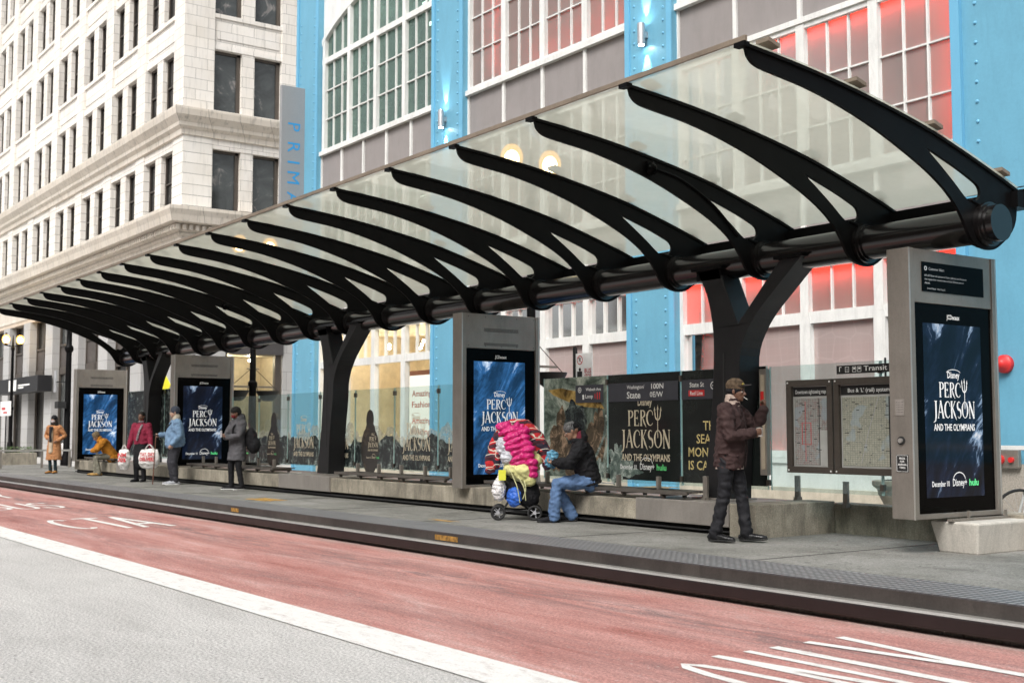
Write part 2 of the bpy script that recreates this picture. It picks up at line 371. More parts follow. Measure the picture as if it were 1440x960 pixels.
def terracotta(name,col,bw=.95,bh=.42,joint=.35,streak=.3):
    s=NT(name); c0=s.n('TexCoord'); sx=s.n('SeparateXYZ'); s.l(c0.outputs['Object'],sx.inputs[0])
    ad=s.n('Math',operation='ADD'); s.l(sx.outputs[0],ad.inputs[0]); s.l(sx.outputs[1],ad.inputs[1])
    cb=s.n('CombineXYZ'); s.l(ad.outputs[0],cb.inputs[0]); s.l(sx.outputs[2],cb.inputs[1])
    b=s.n('TexBrick'); b.inputs['Scale'].default_value=1; b.inputs['Brick Width'].default_value=bw; b.inputs['Row Height'].default_value=bh
    b.inputs['Mortar Size'].default_value=.012; b.inputs['Mortar Smooth'].default_value=.3; b.inputs['Bias'].default_value=-.2
    b.inputs['Color1'].default_value=sc(col,1.04)+(1,); b.inputs['Color2'].default_value=sc(col,.88)+(1,); b.inputs['Mortar'].default_value=sc(col,joint)+(1,)
    s.l(cb.outputs[0],b.inputs['Vector'])
    v=s.co(); c=s.mix(s.ramp(s.noise(v,.5,6,.7),[(.35,(0,0,0)),(.8,(.5,.5,.5))]),b.outputs['Color'],(col[0]*.78,col[1]*.72,col[2]*.62))
    h=s.noise(s.co((6,6,.5)),1.3,5,.7); c=s.mix(s.ramp(h,[(.52,(0,0,0)),(.8,(streak,)*3)]),c,sc(col,.3))
    s.l(c,s.b.inputs['Base Color']); s.b.inputs['Roughness'].default_value=.6; s.bump(b.outputs['Fac'],-.3,.01); return s.m
M['terra']=terracotta('white terracotta',(.76,.73,.685),.95,.42,.45,.5)
M['rustic']=terracotta('banded terracotta',(.76,.735,.69),40,.42,.2,.45)
M['cornice']=terracotta('weathered cornice',(.62,.57,.50),1.3,9,.35,.9)
M['tan']=terracotta('tan frieze',(.60,.50,.40),1.4,2,.7,.5)
M['pier']=terracotta('grey pier stone',(.42,.42,.42),9,.75,.5,.2)
def glassmat(name,col,vary,rough=.03,scale=.7,spec=.6):
    s=NT(name); v=s.co((1,1,1)); f=s.noise(v,scale,5,.65,1.5)
    s.l(s.ramp(f,[(.35,col),(.6,sc(col,1.6)),(.75,vary)]),s.b.inputs['Base Color']); s.b.inputs['Roughness'].default_value=rough; s.b.inputs['Specular IOR Level'].default_value=spec
    s.bump(s.noise(v,1.2,2),.02,.02); return s.m
M['win']=glassmat('dark window glass',(.012,.012,.012),(.09,.085,.08),.12,.9,.15)
M['win2']=glassmat('window glass with painted reflections',(.045,.05,.05),(.34,.31,.29),.04,1.0,.6)  # paler patches in the base colour imitate reflections in the panes
M['green']=None; M['win3']=glassmat('bright blind glass',(.12,.12,.11),(.42,.40,.36),.08,2.2,.5)
def clear(name,tint,haze=.0,gl=1.0,hazecol=(.6,.65,.62),rough=.02):
    s=NT(name); s.t.nodes.remove(s.b)
    tr=s.n('BsdfTransparent'); tr.inputs[0].default_value=tint+(1,)
    g=s.n('BsdfGlossy'); g.inputs['Roughness'].default_value=rough; g.inputs[0].default_value=(gl,gl,gl,1)
    df=s.n('BsdfDiffuse'); df.inputs[0].default_value=hazecol+(1,); tl=s.n('BsdfTranslucent'); tl.inputs[0].default_value=hazecol+(1,)
    ms=s.n('MixShader'); ms.inputs[0].default_value=.55; s.l(df.outputs[0],ms.inputs[1]); s.l(tl.outputs[0],ms.inputs[2])
    m1=s.n('MixShader'); s.l(tr.outputs[0],m1.inputs[1]); s.l(ms.outputs[0],m1.inputs[2])
    hz=s.n('MapRange'); hz.inputs[3].default_value=haze*.8; hz.inputs[4].default_value=haze*1.2; s.l(s.noise(s.co(),1.3,5,.7),hz.inputs[0]); s.l(hz.outputs[0],m1.inputs[0])
    lw=s.n('LayerWeight'); lw.inputs[0].default_value=.5; pw=s.n('Math',operation='POWER'); s.l(lw.outputs['Facing'],pw.inputs[0]); pw.inputs[1].default_value=5
    fr=s.n('MapRange'); fr.inputs[3].default_value=.035; fr.inputs[4].default_value=.75; s.l(pw.outputs[0],fr.inputs[0])
    m2=s.n('MixShader'); s.l(fr.outputs[0],m2.inputs[0]); s.l(m1.outputs[0],m2.inputs[1]); s.l(g.outputs[0],m2.inputs[2])
    s.l(m2.outputs[0],s.o.inputs[0]); return s.m
M['canopy']=clear('canopy glass',(.88,.93,.88),.74,.8,(.62,.63,.53))
M['screen_glass']=clear('windscreen glass',(.86,.93,.92),.06,.9,(.6,.68,.68))
M['shop']=clear('shop glass',(.93,.95,.94),.0,.8)
M['green']=clear('greenish glass',(.60,.76,.71),.42,.9,(.30,.40,.37))
def frosted(name,col,trans=.45,pattern=False,tcol=(.9,.55,.5)):
    s=NT(name); s.t.nodes.remove(s.b); v=s.co()
    c=s.ramp(s.noise(v,.8,4),[(.3,sc(col,.9)),(.7,sc(col,1.08))])
    if pattern:
        vo=s.n('TexVoronoi',feature='DISTANCE_TO_EDGE'); vo.inputs['Scale'].default_value=2.6; vo.inputs['Randomness'].default_value=.35; s.l(s.co((1,.0,1)),vo.inputs['Vector'])
        v2=s.n('TexVoronoi',feature='DISTANCE_TO_EDGE'); v2.inputs['Scale'].default_value=7; v2.inputs['Randomness'].default_value=.1; s.l(s.co((1,.0,1.2)),v2.inputs['Vector'])
        k=s.mix(1,s.ramp(vo.outputs[0],[(.02,(1,1,1)),(.05,(0,0,0))]),s.ramp(v2.outputs[0],[(.03,(.6,.6,.6)),(.06,(0,0,0))]),'ADD')
        kk=s.n('Math',operation='MULTIPLY'); s.l(k,kk.inputs[0]); kk.inputs[1].default_value=.3
        c=s.mix(kk.outputs[0],c,(.78,.68,.66))
    df=s.n('BsdfDiffuse'); s.l(c,df.inputs[0]); tl=s.n('BsdfTranslucent'); tl.inputs[0].default_value=tcol+(1,)
    m=s.n('MixShader'); m.inputs[0].default_value=trans; s.l(df.outputs[0],m.inputs[1]); s.l(tl.outputs[0],m.inputs[2])
    g=s.n('BsdfGlossy'); g.inputs['Roughness'].default_value=.08; fr=s.n('Fresnel'); fr.inputs[0].default_value=1.4
    m2=s.n('MixShader'); s.l(fr.outputs[0],m2.inputs[0]); s.l(m.outputs[0],m2.inputs[1]); s.l(g.outputs[0],m2.inputs[2]); s.l(m2.outputs[0],s.o.inputs[0]); return s.m
M['frost']=frosted('frosted pane',(.40,.35,.325),.55)
M['frost_pink']=frosted('patterned pink pane',(.58,.48,.46),.42,True)
M['neon']=emit('red neon',(1,.055,.03),24)
M['lamp']=emit('warm lamp globe',(1,.72,.35),40)
def amber():  # emission in the globe shell imitates the amber halo around the bulb
    s=NT('globe with halo glow'); s.t.nodes.remove(s.b); tr=s.n('BsdfTransparent'); e=s.n('Emission'); e.inputs[0].default_value=(1,.50,.10,1); e.inputs[1].default_value=3.2
    m=s.n('MixShader'); m.inputs[0].default_value=.5; s.l(tr.outputs[0],m.inputs[1]); s.l(e.outputs[0],m.inputs[2]); s.l(m.outputs[0],s.o.inputs[0]); return s.m
M['amber']=amber()
M['spot']=emit('shop spot',(1,.86,.62),260)
M['led']=emit('sconce led',(.75,.93,1),60)
M['tubewhite']=emit('fluorescent',(1,.97,.85),9)
M['lightbox']=emit('light box',(.95,.86,.74),1.0)
M['roomwall']=pm('room wall',(.72,.62,.46),.8)
M['redroom']=pm('red lit room',(.10,.085,.08),.9)
M['alu']=pm('brushed aluminium',(.55,.55,.56),.35,.8)
def sea(name,lit,tint):
    s=NT(name); v=s.co((1,1,1)); w0=s.n('Mapping'); w0.inputs['Rotation'].default_value=(R(-52),0,0); s.l(v,w0.inputs[0]); wz=s.n('Mapping'); wz.inputs['Scale'].default_value=(1,.75,2.4); s.l(w0.outputs[0],wz.inputs[0])
    a=s.noise(wz.outputs[0],1.3,10,.66,.7)
    c=s.ramp(a,[(.32,sc(tint,.05)),(.48,sc(tint,.3)),(.57,sc(tint,.75)),(.62,(.30,.42,.60)),(.68,(.85,.88,.93))])
    g=s.noise(v,9,6,.7); c=s.mix(.35,c,s.ramp(g,[(.3,(.2,.2,.2)),(.7,(.85,.85,.85))]),'OVERLAY')
    s.l(s.mix(.88,c,(0,0,0)),s.b.inputs['Base Color']); s.l(c,s.b.inputs['Emission Color']); s.b.inputs['Emission Strength'].default_value=lit; s.b.inputs['Roughness'].default_value=.1; s.b.inputs['Specular IOR Level'].default_value=.2; return s.m
M['sea_bright']=sea('bright sea picture',.85,(.035,.15,.38))
M['sea_dark']=sea('dark sea picture',.50,(.014,.026,.065))
def poster(name,stops,scale,rot=0,dist=.8,rough=.25,fine=.3):
    s=NT(name); v=s.co(); mp=s.n('Mapping'); mp.inputs['Rotation'].default_value=(0,R(rot),0); mp.inputs['Scale'].default_value=(1,1,1); s.l(v,mp.inputs[0])
    c=s.ramp(s.noise(mp.outputs[0],scale,8,.68,dist),stops)
    c=s.mix(fine,c,s.ramp(s.noise(v,14,5,.7),[(.3,(.25,.25,.25)),(.7,(.85,.85,.85))]),'OVERLAY')
    s.l(c,s.b.inputs['Base Color']); s.b.inputs['Roughness'].default_value=rough; return s.m
M['p_dark']=poster('black poster',[(.3,(.008,.010,.010)),(.6,(.016,.020,.018)),(.8,(.03,.04,.035))],1.2)
M['p_green']=poster('murky green poster',[(.3,(.02,.03,.024)),(.42,(.06,.08,.065)),(.52,(.18,.22,.18)),(.64,(.46,.49,.42))],2.4,30)
M['p_foam']=poster('foam print',[(.35,(.03,.05,.045)),(.5,(.12,.16,.14)),(.6,(.35,.40,.36)),(.7,(.6,.62,.58))],6,0)
M['p_rock']=poster('dark rock print',[(.35,(.006,.009,.010)),(.48,(.018,.024,.025)),(.56,(.06,.075,.07)),(.66,(.26,.3,.28))],5.5)
M['p_gold']=poster('gold streak',[(.35,(.05,.03,.01)),(.5,(.3,.19,.05)),(.65,(.6,.42,.15))],3)
M['p_brown']=poster('brown blur',[(.35,(.02,.015,.010)),(.5,(.09,.065,.04)),(.62,(.34,.23,.15))],6)
M['p_banner']=pm('slate banner',(.045,.047,.058),.4,fine=0)
def mist():
    s=NT('pale mist film'); s.t.nodes.remove(s.b); tr=s.n('BsdfTransparent'); df=s.n('BsdfDiffuse'); df.inputs[0].default_value=(.42,.42,.36,1)
    m=s.n('MixShader'); s.l(tr.outputs[0],m.inputs[1]); s.l(df.outputs[0],m.inputs[2]); s.l(s.ramp(s.noise(s.co(),5,6,.7),[(.35,(.25,.25,.25)),(.6,(.8,.8,.8))]),m.inputs[0]); s.l(m.outputs[0],s.o.inputs[0]); return s.m
M['mist']=mist()
def mapmat(name,paper,line):
    s=NT(name); v=s.co(); b=s.n('TexBrick'); b.inputs['Scale'].default_value=1; b.inputs['Brick Width'].default_value=.033; b.inputs['Row Height'].default_value=.024; b.inputs['Mortar Size'].default_value=.0018; b.offset=0
    b.inputs['Color1'].default_value=paper+(1,); b.inputs['Color2'].default_value=sc(paper,.9)+(1,); b.inputs['Mortar'].default_value=sc(paper,.5)+(1,)
    sx=s.n('SeparateXYZ'); s.l(v,sx.inputs[0]); cb=s.n('CombineXYZ'); s.l(sx.outputs[0],cb.inputs[0]); s.l(sx.outputs[2],cb.inputs[1]); s.l(cb.outputs[0],b.inputs['Vector'])
    f=s.noise(v,9,6,.75,.5); c=s.mix(s.ramp(f,[(.49,(0,0,0)),(.5,(.8,.8,.8)),(.515,(.0,.0,.0))]),b.outputs[0],line)
    f=s.noise(v,45,3,.75); c=s.mix(s.ramp(f,[(.62,(0,0,0)),(.66,(.9,.9,.9))]),c,(.1,.13,.15))
    f=s.noise(v,3,2,.5); c=s.mix(s.ramp(f,[(.55,(0,0,0)),(.58,(.5,.5,.5))]),c,(.32,.40,.45))
    s.l(c,s.b.inputs['Base Color']); s.b.inputs['Roughness'].default_value=.2; return s.m
M['map1']=mapmat('street map print',(.36,.36,.34),(.3,.05,.05)); M['map2']=mapmat('system map print',(.40,.40,.33),(.12,.14,.12))
# ================================================================ SETTING
ZP=.29
def struct(name,mb,m,**k): o=mb.build(name,m,None,**k); o['kind']='structure'; return o
struct('ground',MB().box(-260,60,-80,140,-.3,-.012),M['road'])
struct('road',MB().quad((-200,-40,0),(40,-40,0),(40,8.1,0),(-200,8.1,0)),M['road'])
struct('bus_lane',MB().quad((-60,4.56,.004),(10,4.56,.004),(10,7.86,.004),(-60,7.86,.004)),M['lane'])
struct('lane_line',MB().quad((-60,4.12,.008),(10,4.12,.008),(10,4.575,.008),(-60,4.575,.008)),M['marking'])
def mark(name,y0,x_top,length,letters,wd,z=.0085):
    """letters read by a driver heading -x: right = +y, up = -x"""
    mb=MB(); o=(x_top+length,y0,z)
    for L,pos in letters:
        for pts,ww in L: stroke(mb,[((pos+a*wd),b*length) for a,b in pts],ww,o,(0,1,0),(-1,0,0))
    return struct(name,mb,M['marking'])
LT={'C':[(arc(.5,.5,.42,.42,50,310,14),.10)],'T':[([(0,.96),(1,.96)],.16),([(.5,0),(.5,1)],.11)],
 'A':[([(.0,0),(.5,1)],.10),([(.5,1),(1,0)],.10),([(.2,.3),(.8,.3)],.22)],
 'B':[([(.1,0),(.1,1)],.1),([(.1,.95)]+arc(.5,.75,.42,.2,90,-90,6)+[(.1,.53)],.1),([(.1,.5)]+arc(.5,.27,.45,.22,90,-90,6)+[(.1,.05)],.1)],
 'U':[([(.08,1),(.08,.25)]+arc(.5,.25,.42,.22,180,360,8)+[(.92,.25),(.92,1)],.1)],
 'S':[(arc(.5,.74,.4,.21,20,270,8)+arc(.5,.28,.42,.23,90,-160,8),.1)],
 'O':[(arc(.5,.5,.42,.46,0,360,16),.08)],'N':[([(.08,0),(.08,1)],.075),([(.92,0),(.92,1)],.075),([(.08,1),(.92,0)],.085)],
 'L':[([(.1,1),(.1,0)],.1),([(.05,.03),(.95,.03)],.16)],'Y':[([(0,1),(.5,.45)],.09),([(1,1),(.5,.45)],.09),([(.5,.47),(.5,0)],.1)]}
mark('lane_marking',0,-21.35,2.55,[(LT['C'],5.38),(LT['T'],5.92),(LT['A'],6.4)],.44)
mark('lane_marking',0,-26.5,2.1,[(LT['B'],5.35),(LT['U'],5.86),(LT['S'],6.35)],.44)
mark('lane_marking',0,-30.9,2.1,[(LT['O'],5.2),(LT['N'],5.65),(LT['L'],6.1),(LT['Y'],6.5)],.36)
mark('lane_marking',0,-5.85,2.5,[(LT['O'],5.3),(LT['N'],5.82),(LT['L'],6.38),(LT['Y'],6.76)],.36)
# platform
struct('platform',MB().box(-48,6,7.83,12.0,-.05,ZP),M['platform'])
joints=MB()
for i in range(18): joints.box(-47+i*3,-46.985+i*3,8.5,11.4,ZP+.001,ZP+.003)
struct('platform_joint',joints,M['dark'])
struct('tactile_strip',MB().box(-46,6,7.80,8.5,ZP-.02,ZP+.006),M['tactile'])
struct('curb',MB().box(-48,6,7.795,7.83,.16,ZP-.003),M['curb'])
struct('rub_rail',MB().prism([(7.80,.05),(7.725,.05),(7.715,.062),(7.715,.15),(7.735,.168),(7.80,.175)],'x',-48,6),M['rail'],bevel=.004)
struct('rub_rail_highlight',MB().prism([(7.722,.157),(7.737,.1705),(7.80,.178),(7.80,.182),(7.735,.176),(7.718,.159)],'x',-48,6),M['steel2'])  # pale strip stands in for the highlight along the rail's top bevel
yp=MB()
for (x0,x1,y0,y1) in ((-20.6,-19.6,8.75,9.2),(-14.4,-13.6,8.78,8.9)):
    for k in range(5): a=random.uniform(0,.3); yp.quad((x0+a,y0+(y1-y0)*k/5,ZP+.004),(x1-a*.7,y0+(y1-y0)*k/5,ZP+.004),(x1-a*.6,y0+(y1-y0)*(k+.8)/5,ZP+.004),(x0+a*.9,y0+(y1-y0)*(k+.8)/5,ZP+.004))
struct('yellow_marking',yp,pm('worn yellow paint',(.42,.24,.05),.8,0,.4,9))
ry=MB()
for x0,x1 in ((-12.5,-12.0),(-18.8,-18.5)): ry.box(x0,x1,7.789,7.795,.2,.26)
struct('curb_marking',ry,pm('rusty yellow',(.3,.16,.03),.8,0,.7,20))
struct('sidewalk',MB().box(-260,30,12.0,60,-.2,.15),M['paving'])
struct('sidewalk_far',MB().box(-260,-48,8.5,12.0,-.2,.15),M['paving'])
# ================================================================ BLUE BUILDING
FY=16.
blue=thing('commercial_building',(-20,FY,.15),'blue and white framed shop building with grey panels and red lit windows','building')
def P_(name,mb,m,parent=blue,**k): return mb.build(name,m,parent,**k)
def pilaster(x0,x1,z0=.15,z1=20):
    mb=MB().box(x0,x1,FY-.18,FY+.5,z0,z1)
    o=P_('pilaster',mb,M['blue'])
    fl=MB()
    for a,b in ((x0-.01,x0+.13),(x1-.13,x1+.01)): fl.box(a,b,FY-.215,FY-.182,z0,z1)
    fl.split('flange',M['blue2'],o)
    rv=MB(); z=z0+.3
    while z<14:
        for xx in (x0+.25,x1-.25): rv.ell((xx,FY-.18,z),(.030,.024,.030),8,6)
        z+=.26
    P_('rivets',rv,M['blue2'],o,smooth=True)['kind']='stuff'
pilaster(-33.55,-32.12); pilaster(-25.6,-24.18); pilaster(-18.13,-16.78)
# wide blue wall on the right, speckled stone base
P_('wall',MB().box(-10.62,-2.2,FY-.12,FY+.4,1.04,20),M['blue'])
fl=MB().box(-10.66,-10.5,FY-.2,FY-.122,1.04,20); P_('flange',fl,M['blue2'])
rv=MB(); z=1.3
while z<12:
    rv.ell((-10.28,FY-.12,z),(.030,.024,.030),8,6); z+=.3
P_('rivets',rv,M['blue2'],smooth=True)['kind']='stuff'
P_('wall_stripe',MB().box(-10.6,-2.2,FY-.128,FY-.122,1.24,1.30),M['white'])
P_('stone_base',MB().box(-10.6,-2.2,FY-.2,FY+.4,.15,1.037),M['stone'])
P_('seam',MB().box(-10.5,-2.2,FY-.125,FY-.1215,5.0,5.012),M['dark'])
bays=[(-32.12,-25.6,4),(-24.18,-18.13,4),(-16.78,-10.66,4)]
RED=[]
def pane_box(x0,x1,z0,z1,m,parent,y=FY+.06): return MB().quad((x0,y,z0),(x1,y,z0),(x1,y,z1),(x0,y,z1)).build('pane',m,parent)
def window(x0,x1,z0,z1,nsec,npane,rows,m,thick=None,name='window',fw=.09):
    """white frame with nsec sections, npane panes across each, rows = list of thin bar heights"""
    mb=MB(); w_=(x1-x0)/nsec
    mb.box(x0,x1,FY-.03,FY+.1,z0-.001,z0+fw); mb.box(x0,x1,FY-.03,FY+.1,z1-fw,z1)
    for i in range(nsec+1):
        xc=x0+i*w_; a=max(x0,xc-fw); b=min(x1,xc+fw); mb.box(a,b,FY-.045,FY+.1,z0+.001,z1-.001)
    for i in range(nsec):
        for k in range(1,npane):
            xx=x0+i*w_+fw+(w_-2*fw)*k/npane; mb.box(xx-.016,xx+.016,FY+.01,FY+.1,z0+fw,z1-fw)
        for zz in rows: mb.box(x0+i*w_+fw,x0+(i+1)*w_-fw,FY+.015,FY+.1,zz-.014,zz+.014)
    if thick: mb.box(x0+.002,x1-.002,FY-.035,FY+.1,thick-.07,thick+.07)
    o=P_(name,mb,M['white']); pane_box(x0+.01,x1-.01,z0+.01,z1-.01,m,o); return o
def spandrel(x0,x1,z0,z1,n):
    mb=MB().box(x0,x1,FY,FY+.3,z0,z1); o=P_('spandrel_panel',mb,M['grey'])
    b=MB(); w_=(x1-x0)/n
    for i in range(n+1): xx=x0+i*w_; a=max(x0,xx-.045); c=min(x1,xx+.045); b.box(a,c,FY-.05,FY-.002,z0+.002,z1-.002)
    b.split('batten',M['white'],o)
for bi,(x0,x1,n) in enumerate(bays):
    spandrel(x0,x1,8.66,9.68,4 if bi else 5); spandrel(x0,x1,4.5,5.74,4)
    sl_=MB().box(x0,x1,FY-.12,FY+.1,9.68,9.80).box(x0,x1,FY-.12,FY+.1,5.74,5.86).box(x0,x1,FY-.07,FY+.1,8.56,8.66).box(x0,x1,FY-.08,FY+.1,4.36,4.5)
    sl_.split('sill',M['white'],blue)
    if bi: window(x0,x1,9.80,14.6,4,3,[10.77,11.62,12.5,13.3],M['frost'])
    window(x0,x1,5.86,8.56,4,3,[6.72,7.56],M['frost'] if bi else M['green'])
    window(x0,x1,3.44,4.36,4,3,[],M['frost'] if bi else M['shop'],name='transom_window')
    window(x0,x1,1.06,3.44,4,1,[],M['frost_pink'] if bi else M['shop'],name='shop_window',fw=.11)
    P_('base_panel',MB().box(x0,x1,FY-.02,FY+.2,.55,1.06).box(x0,x1,FY-.06,FY+.2,.96,1.05),M['white'])
    P_('plinth',MB().box(x0,x1,FY-.1,FY+.2,.15,.55),M['stone_urn'])
# arched window of the first bay
x0,x1=bays[0][:2]; aw=MB(); zc=lambda x: 13.1+.95*math.sin(math.pi*min(1,max(0,(x-x0)/(x1-x0))))**.75
for i in range(5):
    xx=x0+.12+(x1-x0-.24)*i/4; aw.box(xx-.08,xx+.08,FY-.05,FY+.1,9.8,zc(xx)-.02)
for i in range(4):
    for k in (1,2):
        xx=x0+.12+(x1-x0-.24)*(i+k/3)/4; aw.box(xx-.018,xx+.018,FY+.01,FY+.1,9.8,zc(xx)-.02)
aw.box(x0,x1,FY-.04,FY+.1,12.46,12.62); aw.box(x0,x1,FY-.03,FY+.1,9.8,9.87)
for zz in (10.77,11.64): aw.box(x0,x1,FY+.015,FY+.1,zz-.016,zz+.016)
N=24
for i in range(N):
    a=x0+(x1-x0)*i/N; b=x0+(x1-x0)*(i+1)/N
    for (lo,hi,y0,y1) in ((0,.12,-.06,.1),):
        aw.add([(a,FY+y0,zc(a)+lo-.06),(b,FY+y0,zc(b)+lo-.06),(b,FY+y0,zc(b)+hi),(a,FY+y0,zc(a)+hi),(a,FY+y1,zc(a)+lo-.06),(b,FY+y1,zc(b)+lo-.06),(b,FY+y1,zc(b)+hi),(a,FY+y1,zc(a)+hi)],[(0,1,2,3),(4,7,6,5),(0,4,5,1),(3,2,6,7)])
o=P_('arched_window',aw,M['white']); MB().prism([(x0,9.8)]+[(x1,9.8)]+[(x0+(x1-x0)*t/20,zc(x0+(x1-x0)*t/20)) for t in range(20,-1,-1)],'y',FY+.06,FY+.07).build('pane',M['green'],o)
aw=MB()
for i in range(N):
    a=x0+(x1-x0)*i/N; b=x0+(x1-x0)*(i+1)/N; aw.add([(a,FY+.0,zc(a)),(b,FY+.0,zc(b)),(b,FY+.0,20),(a,FY+.0,20)],[(0,1,2,3)])
P_('arch_wall',aw,M['white'])
P_('upper_wall',MB().box(-24.18,-18.13,FY,FY+.3,14.6,20).box(-16.78,-10.66,FY,FY+.3,14.6,20),M['white'])
# rooms behind the frosted windows, with red neon tubes in them
def room(x0,x1,z0,z1,depth,m,name='room'):
    y0=FY+.14; y1=FY+.14+depth
    mb=MB().quad((x0,y1,z0),(x1,y1,z0),(x1,y1,z1),(x0,y1,z1)).quad((x0,y0,z0),(x1,y0,z0),(x1,y1,z0),(x0,y1,z0)).quad((x0,y0,z1),(x1,y0,z1),(x1,y1,z1),(x0,y1,z1))
    mb.quad((x0,y0,z0),(x0,y1,z0),(x0,y1,z1),(x0,y0,z1)).quad((x1,y0,z0),(x1,y1,z0),(x1,y1,z1),(x1,y0,z1)); return P_(name,mb,m)
M['officeroom']=pm('office wall',(.42,.47,.44),.8,0,.4,1.2)
nt_=MB()
for bi,(x0,x1,n) in enumerate(bays):
    if bi:
        room(x0,x1,9.8,14.6,.7,M['redroom']); room(x0,x1,3.44,4.36,.5,M['redroom']); room(x0,x1,1.06,3.43,.7,M['redroom'])
        nt_.cyl((x0+.1,FY+.20,4.27),(x1-.1,FY+.20,4.27),.020)
        nt_.cyl((x0+.1,FY+.3,1.14),(x1-.1,FY+.3,1.14),.006)
        (nt_.cyl((x0+.1,FY+.19,8.47),(x1-.1,FY+.19,8.47),.020) if bi==2 else None)
    room(x0,x1,5.86,8.55,.8 if bi else 2.4,M['redroom'] if bi else M['officeroom'])
nt_.cyl((-10.82,FY+.30,5.95),(-10.82,FY+.30,8.3),.008); nt_.cyl((-16.6,FY+.36,1.2),(-16.6,FY+.36,4.2),.02)
nt_.cyl((-23.15,FY+.3,9.9),(-23.15,FY+.3,14.4),.005);  nt_.cyl((-19.0,FY+.5,9.95),(-18.3,FY+.5,9.95),.008)
nt_.cyl((-21.9,FY+.6,10.0),(-18.4,FY+.6,10.0),.008)
nt_.split('neon_tube',M['neon'],blue)
x0,x1=bays[0][:2]
room(x0,x1,9.8,14.0,3.2,M['officeroom'],'office_room'); 
fb=MB()
for k,(xx,zz) in enumerate(((-30.9,13.4),(-29.3,13.5),(-27.9,13.5),(-26.4,13.3))): fb.box(xx-.5,xx+.5,FY+1.2+k%2,FY+1.32+k%2,zz,zz+.05)
for xx in (-30.5,-28.6,-27.2): fb.box(xx-.4,xx+.4,FY+1.5,FY+1.6,8.1,8.15)
fb.split('fluorescent_tube',M['tubewhite'],blue)
fn=MB().box(-31.2,-29.6,FY+1.0,FY+1.4,9.85,11.0).box(-28.7,-27.4,FY+1.6,FY+2.0,9.85,11.6).box(-26.9,-26.2,FY+1.1,FY+1.5,9.85,11.2); fn.split('office_cabinet',pm('office furniture',(.16,.15,.13),.7,0,.4,2),blue)
# lit shop in the first bay
x0,x1=bays[0][:2]
room(x0,x1,.6,4.36,3.2,M['roomwall'],'shop_room')
sp=MB()
for i in range(10): sp.ell((x0+.5+i*.62,FY+1.0+(i%3)*.7,3.95),(.035,.035,.035),8,6)
sp.split('ceiling_spot',M['spot'],blue,smooth=True)
bd=P_('display_board',MB().box(-28.8,-26.8,FY+.9,FY+.98,1.15,3.15),mat_paint('brown frame',(.28,.1,.05))); MB().box(-28.65,-26.95,FY+.885,FY+.898,1.3,3.02).build('board_face',M['lightbox'],bd)
tb=MB(); 
for i,(a,b) in enumerate((('Amazing',2.45),('Fashion',2.15),('Amazing',1.72),('Pricing',1.42))): text(tb,a,(-27.8,FY+.88,b),(1,0,0),(0,0,1),.16,1.0 ,.02)
tb.build('lettering',mat_paint('orange letters',(.6,.12,.06)),bd)
P_('display_board',MB().box(-26.2,-25.65,FY+1.1,FY+1.16,1.2,3.1),mat_paint('brown frame',(.35,.14,.06)))
# strip lights seen through the arched window
P_('fluorescent_tube',MB().cyl((-29.0,FY-.0+.05,11.95),(-28.6,FY+.05,12.05),.02),M['tubewhite']) if False else None
# wall sconces
def sconce(x,z,label):
    t=thing('wall_sconce',(x,FY-.2,z),label,'wall lamp','up and down lights on the blue pilasters')
    MB().cyl((x,FY-.33,z-.22),(x,FY-.33,z+.22),.075,20).build('housing',M['alu'],t,smooth=True)
    MB().box(x-.04,x+.04,FY-.27,FY-.182,z-.06,z+.06).build('bracket',M['alu'],t)
    MB().cyl((x,FY-.33,z+.221),(x,FY-.33,z+.226),.055).cyl((x,FY-.33,z-.226),(x,FY-.33,z-.221),.055).build('lens',M['led'],t)
    for s_ in (1,-1):
        l=bpy.data.lights.new('sconce_light','SPOT'); l.energy=95; l.spot_size=R(38); l.spot_blend=.5; l.color=(.85,.96,1); l.shadow_soft_size=.03
        o=bpy.data.objects.new('sconce_light',l); C.objects.link(o); o.parent=t; o.location=(0,-.08,.26*s_)
        o.rotation_euler=(R(180-14),0,0) if s_>0 else (R(14),0,0)
sconce(-24.95,9.25,'silver cylinder wall light on the blue pilaster left of the red tube window'); sconce(-17.5,9.36,'silver cylinder wall light high on the blue pilaster between grey panel bays')
# fire bell
t=thing('fire_bell',(-9.95,FY-.12,2.47),'round red fire alarm bell on the blue wall by the right kiosk','bell')
MB().add([],[]).loft([(-9.95,FY-.13,2.47),(-9.95,FY-.19,2.47),(-9.95,FY-.22,2.47)],[.135,.13,.09],n=28).build('gong',M['red'],t,smooth=True)
MB().cyl((-9.95,FY-.28,2.47),(-9.95,FY-.3,2.47),.03).build('cap',M['steel2'],t)
# blade sign
t=thing('blade_sign',(-33.0,15.9,8),'tall narrow grey blade sign with blue vertical lettering on the building corner','sign')
MB().box(-33.12,-32.98,15.05,15.90,6.4,11.93).build('sign_panel',M['signgrey'],t,bevel=.01)
tb=MB()
for zz,ch in zip((10.68,10.05,9.60,9.13,8.50,7.90,7.25),'PRIMARK'): text(tb,ch,(-32.975,15.27,zz),(0,0,-1),(0,1,0),.40,None,.0)
tb.build('lettering',M['signblue'],t)
br=MB()
for z in (11.55,9.95,8.35): br.box(-33.1,-33.0,15.9,16.02,z,z+.22).box(-33.14,-32.9,15.93,16.05,z-.1,z+.32)
br.split('bracket',M['signgrey'],t)
